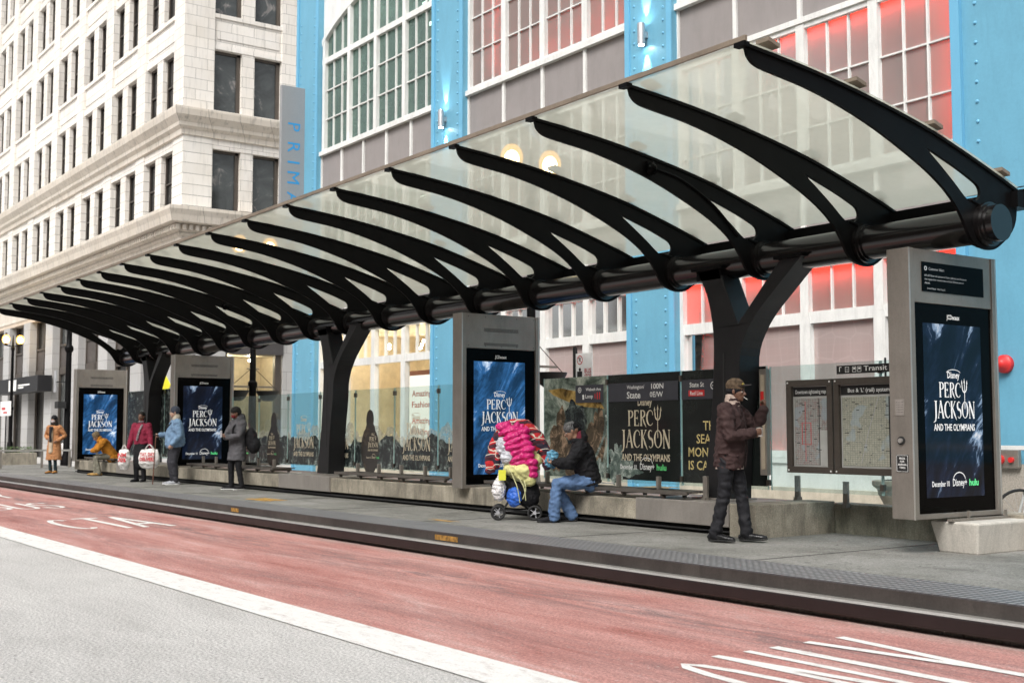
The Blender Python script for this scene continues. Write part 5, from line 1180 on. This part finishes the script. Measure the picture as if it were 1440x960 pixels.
# -- man in the denim jacket
f=Fig((-26.95,9.80,ZP),-100,'older man in a pale denim jacket and grey knit hat, one arm out',1.74,SK_L,.008,
  chest=(.0,0,1.38),look=(-8,2,0),rh=(.30,-.33,1.14),rp=(-.5,-.6,-1),rcurl=1.0,lh=(.12,.27,.93),lp=(-1,.6,0),lf=(.0,.12,.09),rf=(.02,-.10,.09))
f.body(); f.trousers(cloth('charcoal trousers',(.035,.035,.042),.3),(.12,.115,.10,.085,.062),.010,vox=.013)
DJ=cloth('pale denim jacket',(.15,.24,.36),.35,10,.25); f.top(DJ,.86,(.235,.20),(.23,.18),(.092,.080,.06),.011,'denim_jacket',.012,belly=.04)
mb=MB(); mb.loft([f.neck+Vector((0,0,-.01)),f.neck+Vector((-.01,0,.06))],[(.10,.09),(.09,.085)],side=(0,1,0)); mb.sculpt('fleece_collar',cloth('cream fleece',(.45,.40,.32),.2,40),f.t,.011,.006,30,1)
f.beanie(cloth('grey knit',(.05,.06,.08),.2,30)); f.shoes(cloth('grey shoes',(.33,.34,.37)),M['textwhite'],0,'shoe',1.15)
mb=MB(); mb.loft(spline([(.13,.12,1.42),(.22,.0,1.25),(.22,-.13,1.08)],4),[(.014,.006)]*9,side=(0,0,1),n=6); mb.build('strap',BLK,f.t,smooth=True,local=True)
wc=thing('walking_cane',(-27.35,9.4,ZP),'thin dark walking cane in the hand of the man in the denim jacket','cane'); MB().cyl((-27.33,9.42,ZP),(-27.30,9.46,ZP+1.12),.012,8).build('shaft',pm('brown wood',(.12,.05,.03),.5),wc,smooth=True); MB().loft([(-27.36,9.42,ZP+1.13),(-27.26,9.5,ZP+1.13)],.014,n=8).build('handle',BLK,wc)
# -- woman in the maroon jacket with shopping bags
f=Fig((-28.95,9.68,ZP),-48,'woman in a maroon jacket and dark skirt holding shopping bags',1.66,SK_D,.008,
  look=(0,0,0),lh=(.10,.33,.83),rh=(.06,-.33,.84),lp=(-1,1,0),rp=(-1,-1,0),lcurl=1.2,rcurl=1.2,lf=(0,.09,.09),rf=(.03,-.1,.09))
f.body(); MJ=cloth('maroon jacket cloth',(.22,.018,.045),.25,9,.15,.7); f.top(MJ,.95,(.19,.15),(.2,.155),(.085,.074,.055),.010,'jacket',.012)
mb=MB(); mb.loft([f.pel+Vector((0,0,.06)),f.pel-Vector((0,0,.2)),f.pel-Vector((0,0,.5))],[(.175,.14),(.20,.165),(.20,.17)],side=(0,1,0),n=22); mb.sculpt('skirt',BLK,f.t,.013,.010,8,2); f.trousers(BLK,(.09,.08,.07,.065,.055),.004,'leggings',.013)
f.hair(HAIR,[((-.02,0,.045),(.105,.088,.085)),((-.07,0,-.06),(.07,.085,.12)),((-.02,.075,-.08),(.03,.022,.10)),((-.02,-.075,-.08),(.03,.022,.10))]); f.shoes(BLK,M['rub'],.1,'boot',1.1)
mb=MB(); mb.loft(spline([(.10,.07,1.45),(.165,.04,1.33),(.175,.0,1.2),(.18,-.03,1.05)],4),[(.035,.012)]*13,side=(0,1,0),n=8); mb.ell(f.neck+Vector((.02,0,.02)),(.09,.085,.035)); mb.sculpt('scarf',cloth('black and pale scarf',(.18,.15,.16),.9,25,.4),f.t,.011,.004,20,1)
mb=MB()
for S_ in (f.LW,f.RW): mb.ell(S_+Vector((0,0,-.06)),(.035,.03,.06))
mb.build('gloves',cloth('maroon gloves',(.16,.015,.05)),f.t,smooth=True,local=True)
def shopbag(c,w_,h_,label,st,seed):
    t=thing('shopping_bag',c,label,'bag'); c=Vector(c); rx=Vector((.62,.78,0)).normalized(); 
    mb=MB(); mb.loft([c+Vector((0,0,-h_*.5)),c+Vector((0,0,-h_*.35)),c,c+Vector((0,0,h_*.35)),c+Vector((0,0,h_*.5))],[(w_*.42,.08),(w_*.5,.13),(w_*.52,.13),(w_*.46,.08),(w_*.42,.03)],side=rx,n=22); o=mb.sculpt('sack',pm('white bag plastic',(.68,.66,.64),.4,0,.1,9),t,.011,.014,9,2); o.location=-t.location
    nr=Vector((rx.y,-rx.x,0)); tb=MB(); 
    for k,s in enumerate(st): text(tb,s,c+nr*.145+Vector((0,0,h_*(.12-.3*k))),rx,(0,0,1),h_*.22,w_*.72,.04)
    tb.build('lettering',M['textred'],t)
    mb=MB()
    for q in (-.02,.02): mb.loft(spline([c+rx*(-w_*.25)+nr*q+Vector((0,0,h_*.45)),c+nr*q+Vector((0,0,h_*.5+.13)),c+rx*(w_*.25)+nr*q+Vector((0,0,h_*.45))],4),.010,n=6)
    mb.build('handles',pm('bag handle',(.6,.58,.56),.5),t,smooth=True); return t
shopbag((-28.62,9.78,ZP+.60),.52,.40,'large white shopping bag with red letters held low in front','',1) if False else None
shopbag((-28.60,9.76,ZP+.58),.50,.38,'large white shopping bag with red letters in the woman\'s left hand',('YAY, DAY','DELIVERS'),1); shopbag((-28.98,9.28,ZP+.56),.28,.40,'smaller white shopping bag with red letters in the woman\'s right hand',('NM','70%'),2)
# -- person in the orange coat, crouched on the bench
f=Fig((-33.55,10.35,ZP),-102,'person in an orange coat bent forward on the far bench',1.70,SK_M,.009,
  pel=(-.05,0,.56),chest=(.20,0,.93),neck=(.29,0,1.01),head=(.37,0,1.10),look=(0,35,0),rh=(.48,-.05,.70),lh=(.48,.06,.70),rp=(0,-1,-.3),lp=(0,1,-.3),lf=(.30,.16,.09),rf=(.36,-.16,.09),lkp=(.6,0,1),rkp=(.6,0,1))
f.body(); f.trousers(cloth('grey green trousers',(.20,.19,.15),.4),(.105,.095,.075,.07,.07),.008,vox=.013); f.top(cloth('orange coat cloth',(.42,.17,.02),.3,9,.15),.78,(.22,.19),(.22,.17),(.092,.08,.06),.013,'coat',.012)
f.beanie(cloth('tan knit hat',(.19,.14,.08),.4,25)); f.shoes(cloth('tan boots',(.36,.22,.08)),M['rub'],.08,'boot',1.12)
# -- woman in the camel coat
f=Fig((-36.2,9.55,ZP),-50,'woman in a long camel coat, black beanie and pale face mask',1.64,SK_M,.009,lh=(.10,.20,1.02),rh=(.12,-.16,1.08),lp=(-1,1,0),rp=(-1,-1,0),lf=(0,.08,.09),rf=(.05,-.07,.09))
f.body(); f.trousers(cloth('dark teal trousers',(.012,.025,.03)),(.09,.075,.058,.05,.045),.004,vox=.013); f.top(cloth('camel coat cloth',(.36,.17,.075),.2,8,.12),.42,(.25,.20),(.19,.14),(.08,.07,.055),.012,'coat',.013)
mb=MB(); mb.loft([(.155,0,.66),(.16,0,.9),(.155,0,1.2),(.13,0,1.42)],[(.075,.06),(.07,.05),(.06,.035),(.05,.03)],side=(0,1,0),n=14); mb.sculpt('dress',cloth('cream knit dress',(.42,.34,.25)),f.t,.011,.005,12,1)
mb=MB(); mb.loft([(.21,.02,.98),(.215,.0,1.2),(.17,.0,1.42)],[(.045,.02),(.04,.02),(.07,.03)],side=(0,1,0),n=10); mb.ell(f.neck+Vector((.02,0,.02)),(.09,.09,.045)); mb.sculpt('scarf',BLK,f.t,.011,.005,18,1)
f.hair(HAIR,[((-.04,0,.0),(.095,.085,.11)),((-.06,0,-.12),(.07,.09,.14)),((.0,.08,-.14),(.04,.03,.15)),((.0,-.08,-.14),(.04,.03,.15))]); f.beanie(BLK); mb=MB(); mb.ell(f.head+f.hr@Vector((.056,0,-.05)),(.055,.06,.05),14,10,f.hr); mb.build('face_mask',cloth('pale mask',(.5,.47,.48)),f.t,smooth=True,local=True); f.shoes(cloth('tan ankle boots',(.33,.15,.04)),M['rub'],.1,'boot',1.05)
# -- person mostly hidden behind the far kiosk
f=Fig((-37.6,11.0,ZP),-60,'person in dark trousers mostly hidden behind the farthest kiosk',1.74,SK_M,.012,lf=(0,.3,.09),rf=(.05,-.2,.09)); f.body(); f.trousers(BLK,vox=.015); f.top(cloth('dark coat',(.03,.03,.035)),.8); f.shoes(BLK)
# ================================================================ CART WITH PINK COAT
t=thing('shopping_trolley',(-13.45,9.95,ZP),'loaded black wheeled walker cart beside the seated man','cart')
cx,cy=-13.55,9.78; ax=Vector((.60,.80,0)); ay=Vector((.80,-.60,0)); O=Vector((cx,cy,ZP))
def at(a,b,z): return O+ax*a+ay*b+Vector((0,0,z))
for a,b,r in ((-.26,.16,.105),(-.26,-.2,.105),(.24,.2,.105),(.24,-.16,.105)):
    w=MB(); c=at(a,b,r)
    def ringpts(rad,n=24): return [c+ax*rad*math.cos(2*math.pi*i/n)+Vector((0,0,rad*math.sin(2*math.pi*i/n))) for i in range(n+1)]
    w.loft(ringpts(r-.018),.018,n=8,capr=False); o=w.build('wheel',M['rub'],t,smooth=True)
    h=MB(); h.cyl(c-ay*.015,c+ay*.015,.025,12)
    for i in range(5): q=2*math.pi*i/5; h.cyl(c,c+ax*(r-.03)*math.cos(q)+Vector((0,0,(r-.03)*math.sin(q))),.006,6)
    h.build('hub',M['textgrey'],o)
fr=MB()
for b in (.16,-.18):
    fr.cyl(at(-.26,b,.12),at(.24,b,.14),.013,8); fr.cyl(at(-.2,b,.12),at(.30,b,.95),.013,8); fr.cyl(at(.2,b,.12),at(-.16,b,.55),.013,8)
fr.cyl(at(.30,.16,.95),at(.30,-.18,.95),.014,8).cyl(at(-.26,.16,.12),at(-.26,-.18,.12),.01,8).cyl(at(.24,.16,.14),at(.24,-.18,.14),.01,8)
fr.build('frame',M['rub'],t,smooth=True)
mb=MB(); mb.ell(at(.02,0,.42),(.22,.24,.22)); mb.ell(at(.16,.08,.35),(.15,.16,.2)); mb.sculpt('basket_bag',BLK,t,.012,.012,12,1).location=-t.location
def heap(name,cat,label,parts,mat,wr=.015,ws=9,vox=.011,part='cloth'):
    tt=thing(name,O,label,cat); mb=MB()
    for p in parts:
        if len(p)==3 and isinstance(p[0],Vector): mb.ell(p[0],p[1],14,10)
        elif len(p)==2 and isinstance(p[0],Vector): mb.ell(p[0],p[1],14,10)
        else: mb.loft(p[0],p[1],n=14)
    o=mb.sculpt(part,mat,tt,vox,wr,ws,1); o.location=-tt.location; return tt
PINK=pm('hot pink nylon',(.52,.012,.15),.42,0,.12,10,.15,60,.05,0,.5)
pk=[]
def puffs(p0,p1,n,r0,r1,off=0):
    p0=Vector(p0);p1=Vector(p1)
    for i in range(n):
        tt=i/(n-1); r=r0+(r1-r0)*tt; yield (p0.lerp(p1,tt)+ay*off*math.sin(tt*3.14),(r,r,r*.72))
parts=[]
def quilt(p0,p1,n,wd,dp,rise=.7,bow=0):
    p0=Vector(p0);p1=Vector(p1); d=(p1-p0).normalized(); sd=ay.cross(d).normalized(); nn=d.cross(sd); st=(p1-p0).length/n
    Rm=Matrix((sd,nn,d)).transposed()
    for i in range(n):
        tt=(i+.5)/n; jx=random.uniform(-.016,.016); PK.ell(p0.lerp(p1,tt)+ay*(bow*math.sin(tt*3.14)+jx)+ax*jx,(wd*(1-.12*tt)*random.uniform(.9,1.08),dp*(1-.1*tt)*random.uniform(.88,1.08),st*rise*random.uniform(.9,1.15)),18,12,Rm@Matrix.Rotation(random.uniform(-.16,.16),3,'Y'))
PK=MB()
quilt(at(-.20,.08,1.30),at(.00,.15,1.12),3,.11,.10)
quilt(at(-.10,.13,1.24),at(.06,.22,.74),7,.17,.10,.60,.05)
quilt(at(.08,.14,1.24),at(.24,.28,.58),8,.10,.095,.60,.04)
quilt(at(-.05,.05,1.26),at(.16,.05,1.20),3,.12,.12)
PK.ell(at(-.20,.10,1.27),(.10,.10,.07))
tt=thing('puffer_jacket',O,'bright pink quilted puffer jacket draped over the loaded cart','coat'); o=PK.sculpt('quilted_shell',PINK,tt,.008,.010,24,2); o.location=-tt.location
def plaid():
    s=NT('red tartan'); v=s.co(); mp=s.n('Mapping'); mp.inputs['Rotation'].default_value=(.3,.5,.6); s.l(v,mp.inputs[0]); sx=s.n('SeparateXYZ'); s.l(mp.outputs[0],sx.inputs[0])
    def bandy(out,f,ph,lo,hi):
        m=s.n('Math',operation='MULTIPLY'); s.l(out,m.inputs[0]); m.inputs[1].default_value=f; a=s.n('Math',operation='ADD'); s.l(m.outputs[0],a.inputs[0]); a.inputs[1].default_value=ph
        b=s.n('Math',operation='FRACT'); s.l(a.outputs[0],b.inputs[0]); return s.ramp(b.outputs[0],[(lo-.02,(0,0,0)),(lo,(1,1,1)),(hi,(1,1,1)),(min(1,hi+.02),(0,0,0))])
    c=(.42,.015,.02)
    c=s.mix(bandy(sx.outputs[0],7,0,.3,.62),c,(.02,.015,.03)); c=s.mix(bandy(sx.outputs[2],7,0,.3,.62),c,(.05,.012,.02)); c=s.mix(bandy(sx.outputs[0],7,.1,.88,.93),c,(.55,.5,.42)); c=s.mix(bandy(sx.outputs[2],7,.1,.88,.93),c,(.55,.5,.42))
    s.l(c,s.b.inputs['Base Color']); s.b.inputs['Roughness'].default_value=.9; return s.m
heap('tartan_blanket','blanket','red and black tartan blanket hanging over both ends of the cart',[([at(-.20,.08,1.2),at(-.30,.1,1.02),at(-.36,.12,.82),at(-.37,.12,.66)],[(.10,.08),(.09,.06),(.085,.05),(.07,.035)]),([at(-.1,-.02,1.25),at(.1,.0,1.25),at(.26,.05,1.12),at(.38,.1,.92),at(.42,.14,.72)],[(.13,.09),(.14,.10),(.12,.09),(.09,.07),(.06,.04)]),([at(-.2,.1,1.0),at(-.27,.16,.85),at(-.28,.16,.72)],[.07,.06,.04])],plaid(),.012,12,.010,'weave')
heap('cloth_bundle','bundle','pale yellow cloth bundle tied to the front of the cart',[(at(.05,.18,.66),(.2,.15,.13)),(at(.14,.2,.56),(.14,.1,.1)),(at(-.08,.2,.7),(.12,.1,.1)),(at(.24,.14,.8),(.1,.1,.14))],cloth('pale yellow cloth',(.55,.53,.24),.2,12),.02,9)
heap('plastic_bag','bag','translucent white plastic bag hanging low at the left of the cart',[(at(-.25,.18,.42),(.10,.09,.16)),(at(-.22,.2,.58),(.05,.04,.08))],pm('thin white plastic',(.62,.60,.60),.35,0,.15,20),.02,18,.009,'sack')
heap('plastic_bag','bag','grey and white bag stuffed between the tartan blanket and the pink jacket',[(at(-.20,.16,1.0),(.10,.09,.14)),(at(-.14,.2,.86),(.11,.09,.10))],pm('grey white plastic',(.45,.46,.50),.4,0,.3,20),.02,16,.009,'sack')
heap('blue_bag','bag','bright blue bag under the yellow cloth on the cart',[(at(-.04,.2,.32),(.13,.09,.14))],pm('blue nylon',(.03,.12,.5),.4,0,.4,14),.014,16,.009,'sack')
tt=thing('yellow_tag',at(-.2,.28,.62),'small bright yellow tag hanging on the front of the cart','tag'); p=at(-.2,.30,.62); MB().add([p-ax*.05-Vector((0,0,.07)),p+ax*.05-Vector((0,0,.07)),p+ax*.05+Vector((0,0,.07)),p-ax*.05+Vector((0,0,.07))]+[q+ay*.008 for q in (p-ax*.05-Vector((0,0,.07)),p+ax*.05-Vector((0,0,.07)),p+ax*.05+Vector((0,0,.07)),p-ax*.05+Vector((0,0,.07)))],[(0,1,2,3),(7,6,5,4),(0,4,5,1),(1,5,6,2),(2,6,7,3),(3,7,4,0)]).build('card',mat_paint('tag yellow',(.62,.62,.05)),tt)
mb=MB()
for (q,r_) in (((-.1,.7),(.04,.25)),((.02,.6),(.12,.28)),((.1,.55),(.08,.3))): mb.loft(spline([at(q[0],.30,q[1]),at((q[0]+r_[0])/2+.03,.33,(q[1]+r_[1])/2),at(r_[0],.29,r_[1])],4),.007,n=6)
tt=thing('rope',at(0,.3,.5),'pale yellow cord dangling down the front of the cart','rope'); mb.build('cord',cloth('cord',(.55,.55,.3)),tt,smooth=True)
# ================================================================ STREET FURNITURE
def lamp_post(x,y,label,twin=True,h=6.4,baskets=False,lamps=True,gsep=.42):
    t=thing('street_lamp',(x,y,.15),label,'street lamp','black twin globe street lamps')
    MB().lathe([(.24,.15),(.24,.35),(.17,.5),(.14,.9),(.10,1.0),(.095,2.6),(.12,2.65),(.12,2.75),(.08,2.8),(.07,h-.7),(.10,h-.66),(.10,h-.55),(.06,h-.5),(.05,h-.2),(.02,h+.1)],x,y,20).build('pole',M['black'],t,smooth=True,angle=30)
    if lamps:
        MB().loft([(x,y-gsep,h-.42),(x,y,h-.5),(x,y+gsep,h-.42)],.03,n=8).build('arm',M['black'],t,smooth=True)
        for s_ in (-1,1):
            yy=y+s_*gsep; g=MB().ell((x,yy,h-.12),(.2,.2,.25),20,14).build('globe',M['amber'],t,smooth=True); MB().ell((x,yy,h-.14),(.135,.135,.16),14,10).build('bulb',M['lamp'],g,smooth=True)
            MB().cyl((x,yy,h-.45),(x,yy,h-.33),.09,14).cyl((x,yy,h+.12),(x,yy,h+.22),.05,12).build('fitter',M['black'],g)
    if baskets:
        for s_ in (-1,1):
            yy=y+s_*.42; b=MB(); b.lathe([(.12,2.28),(.2,2.34),(.29,2.5),(.3,2.54),(.28,2.54)],x,yy,20); o=b.build('hanging_basket',M['rub'],t,smooth=True)
            w=MB()
            for q in (-.28,.28): w.cyl((x,yy+q,2.54),(x,y,3.15),.008,6)
            w.build('cable',M['rub'],o)
        MB().box(x-.03,x+.03,y-.55,y+.55,2.62,2.66).cyl((x,y-.16,3.1),(x,y+.16,3.1),.02,8).build('basket_arm',M['steel'],t)
    return t
lamp_post(-16.9,12.5,'twin globe street lamp behind the middle kiosk, lit globes above the canopy',baskets=True)
lamp_post(-28.9,12.5,'twin globe street lamp with hanging baskets right of the dark sea kiosk',baskets=True)
lamp_post(-58.5,9.9,'distant lit street lamp at the left edge of the picture',gsep=.3)
lamp_post(-66.0,15.2,'distant lit street lamp glowing left of the signal pole',gsep=.35)
t=thing('signal_pole',(-45.7,12.5,.15),'thick black street pole with a pale square plate left of the farthest kiosk','pole')
MB().lathe([(.2,.15),(.2,.5),(.12,.7),(.10,4.4),(.16,4.5),(.16,4.6),(.10,4.7),(.09,5.3),(.13,5.4),(.05,5.6)],-45.7,12.5,16).build('pole',M['black'],t,smooth=True,angle=30)
MB().box(-46.15,-45.85,12.1,12.13,2.95,3.75).build('plate',pm('grey plate',(.32,.33,.34),.5),t); MB().box(-45.9,-45.7,12.11,12.5,3.3,3.34).box(-45.95,-45.5,12.1,12.4,2.35,2.6).build('bracket',M['rub'],t)
t=thing('bus_stop_sign',(-15.75,12.6,.15),'white bus stop sign with red symbol on a black post','sign')
MB().box(-15.83,-15.77,12.58,12.63,.15,2.92).build('post',M['rub'],t)
pl=MB().box(-15.77,-15.34,12.595,12.603,2.28,2.80).build('plate',M['textwhite'],t); tb=MB(); X=-15.64
stroke(tb,arc(0,0,.07,.07,0,360,20),.016,(-15.66,12.593,2.69),rr,uu); stroke(tb,[(-.05,.05),(.05,-.05)],.014,(-15.66,12.593,2.69),rr,uu); tb.box(-15.765,-15.345,12.590,12.594,2.29,2.345)
text(tb,'BUS',(-15.45,12.592,2.47),rr,uu,.075,.17,.01); text(tb,'STOP',(-15.45,12.592,2.375),rr,uu,.075,.17,.01); tb.build('lettering',M['textred'],pl)
tb=MB(); text(tb,'P',(-15.66,12.5925,2.65),rr,uu,.08,None,.01); tb.box(-15.73,-15.6,12.591,12.594,2.40,2.50); tb.ell((-15.66,12.592,2.53),(.03,.002,.03),8,6); tb.build('black_print',M['rub'],pl)
t=thing('warning_sign',(-37.1,13,.15),'yellow diamond warning sign partly hidden behind the far column','sign'); MB().cyl((-37.1,13.03,.15),(-37.1,13.03,3.3),.03,10).build('post',M['rub'],t)
MB().prism([(-37.95,2.92),(-37.1,2.35),(-36.25,2.92),(-37.1,3.5)],'y',12.98,13.0).build('plate',pm('sign yellow',(.75,.68,.02),.5,fine=0),t)
t=thing('street_sign',(-53,12,.15),'small white street sign on a thin post at the far left','sign'); MB().cyl((-53,12.02,.15),(-53,12.02,2.75),.03,8).build('post',M['rub'],t); pl=MB().box(-53.9,-52.1,11.98,12.0,2.15,2.75).build('plate',M['textwhite'],t); MB().box(-53.6,-53.0,11.974,11.979,2.4,2.5).box(-53.3,-52.7,11.974,11.979,2.25,2.32).build('red_print',M['textred'],pl)
t=thing('end_railing',(-42,10.4,ZP),'pale steel guard railing across the far end of the platform','railing')
MB().box(-42.03,-41.97,8.6,11.7,.84,.90).build('top_rail',M['steel2'],t)
for y in (8.7,9.4,10.7,10.95,11.6): MB().box(-42.03,-41.97,y-.035,y+.035,.10,.84).build('post',M['steel'],t)
t=thing('planter_box',(-46.5,10.8,.15),'brown box planter with low green plants behind the end railing','planter'); MB().box(-47.2,-46.2,9.9,11.6,.15,.72).build('box',M['concrete'],t,bevel=.02)
lf=MB(); rn=random.Random(3)
for i in range(500): x=-47.1+rn.random()*.8; y=9.9+rn.random()*1.7; z=.72+rn.random()*.22; a=rn.random()*6.3; d=Vector((math.cos(a),math.sin(a),rn.random()-.3))*.05; e=Vector((-d.y,d.x,.01))*.5; p=Vector((x,y,z)); lf.quad(p-d,p+e,p+d,p-e)
lf.build('foliage',pm('leaf green',(.07,.12,.035),.6,0,.4,9),t)
for i,(x,y) in enumerate(((-47.6,12.9),(-49.2,14.6))):
    t=thing('bollard',(x,y,.15),('pale steel bollard on the pavement left of the woman in camel','pale steel bollard farther back near the building piers')[i],'bollard','steel bollards on the far pavement'); MB().lathe([(.11,.15),(.11,1.0),(.09,1.04),(.02,1.06)],x,y,16).build('shaft',M['steel2'],t,smooth=True,angle=30)
# stone urn, hose box, bicycle
t=thing('stone_urn',(-10.75,14,.15),'weathered cast stone urn planter behind the recess wall','urn'); MB().lathe([(.20,.15),(.20,.25),(.11,.32),(.10,.42),(.16,.52),(.22,.64),(.23,.70),(.30,.76),(.30,.82),(.26,.83)],-10.5,14,28).build('urn_body',M['stone_urn'],t,smooth=True,angle=35); MB().lathe([(.26,.80),(.22,.82),(.1,.84)],-10.5,14,16).build('soil',M['dark'],t)
t=thing('connection_box',(-9.95,15.8,1.1),'grey wall box with a red cap on the stone base','box'); MB().box(-10.15,-9.7,15.72,15.8,.98,1.24).build('housing',M['steel'],t,bevel=.01); MB().cyl((-9.98,15.72,1.1),(-9.98,15.66,1.1),.07,16).cyl((-9.8,15.72,1.1),(-9.8,15.68,1.1),.04,12).build('cap',M['red'],t,smooth=True)
t=thing('bicycle',(-7.75,13.6,.15),'white framed bicycle parked at the right edge behind the concrete block','bicycle'); d=Vector((.45,.89,0)); A=Vector((-8.02,13.0,.15)); n_=Vector((.89,-.45,0))
def bw(c,nm='wheel'):
    pts=[c+d*.33*math.cos(2*math.pi*i/32)+Vector((0,0,.33*math.sin(2*math.pi*i/32))) for i in range(33)]; o=MB().loft(pts,.018,n=8,capr=False).build('wheel',M['rub'],t,smooth=True); s_=MB()
    for i in range(14): q=2*math.pi*i/14; s_.cyl(c,c+d*.31*math.cos(q)+Vector((0,0,.31*math.sin(q))),.0018,4)
    s_.cyl(c-n_*.04,c+n_*.04,.02,10); s_.build('spokes',M['alu'],o)
wf=A+Vector((0,0,.34)); wr_=wf+d*1.02; bw(wf); bw(wr_); hd=wf+d*.12+Vector((0,0,.42)); ht=hd+d*.05+Vector((0,0,.16)); bb=wf+d*.6+Vector((0,0,-.05)); st=wf+d*.75+Vector((0,0,.55))
fr=MB()
for s_ in (-.05,.05): fr.cyl(wf+n_*s_,hd+n_*s_*.6,.014,8); fr.cyl(wr_+n_*s_,bb,.01,8); fr.cyl(wr_+n_*s_,st,.009,8)
fr.cyl(hd,ht,.022,12).cyl(hd,bb,.02,10).cyl(ht-Vector((0,0,.03)),st-Vector((0,0,.08)),.018,10).cyl(bb,st,.017,10); fr.build('frame',M['white'],t,smooth=True,angle=60)
MB().cyl(ht,ht+Vector((0,0,.1))-d*.02,.014,8).loft([ht+Vector((0,0,.1))-n_*.3+d*.1,ht+Vector((0,0,.11))-n_*.12,ht+Vector((0,0,.11))+n_*.12,ht+Vector((0,0,.1))+n_*.3+d*.1],.013,n=8).build('handlebar',M['rub'],t,smooth=True); MB().loft([st+Vector((0,0,.05))-d*.1,st+Vector((0,0,.06))+d*.14],[(.03,.02),(.07,.03)],side=n_,n=12).build('saddle',M['rub'],t,smooth=True)
MB().cyl(bb-n_*.09,bb+n_*.09,.02,10).cyl(bb+n_*.05,bb+n_*.06,.09,20).build('crank',M['alu'],t)
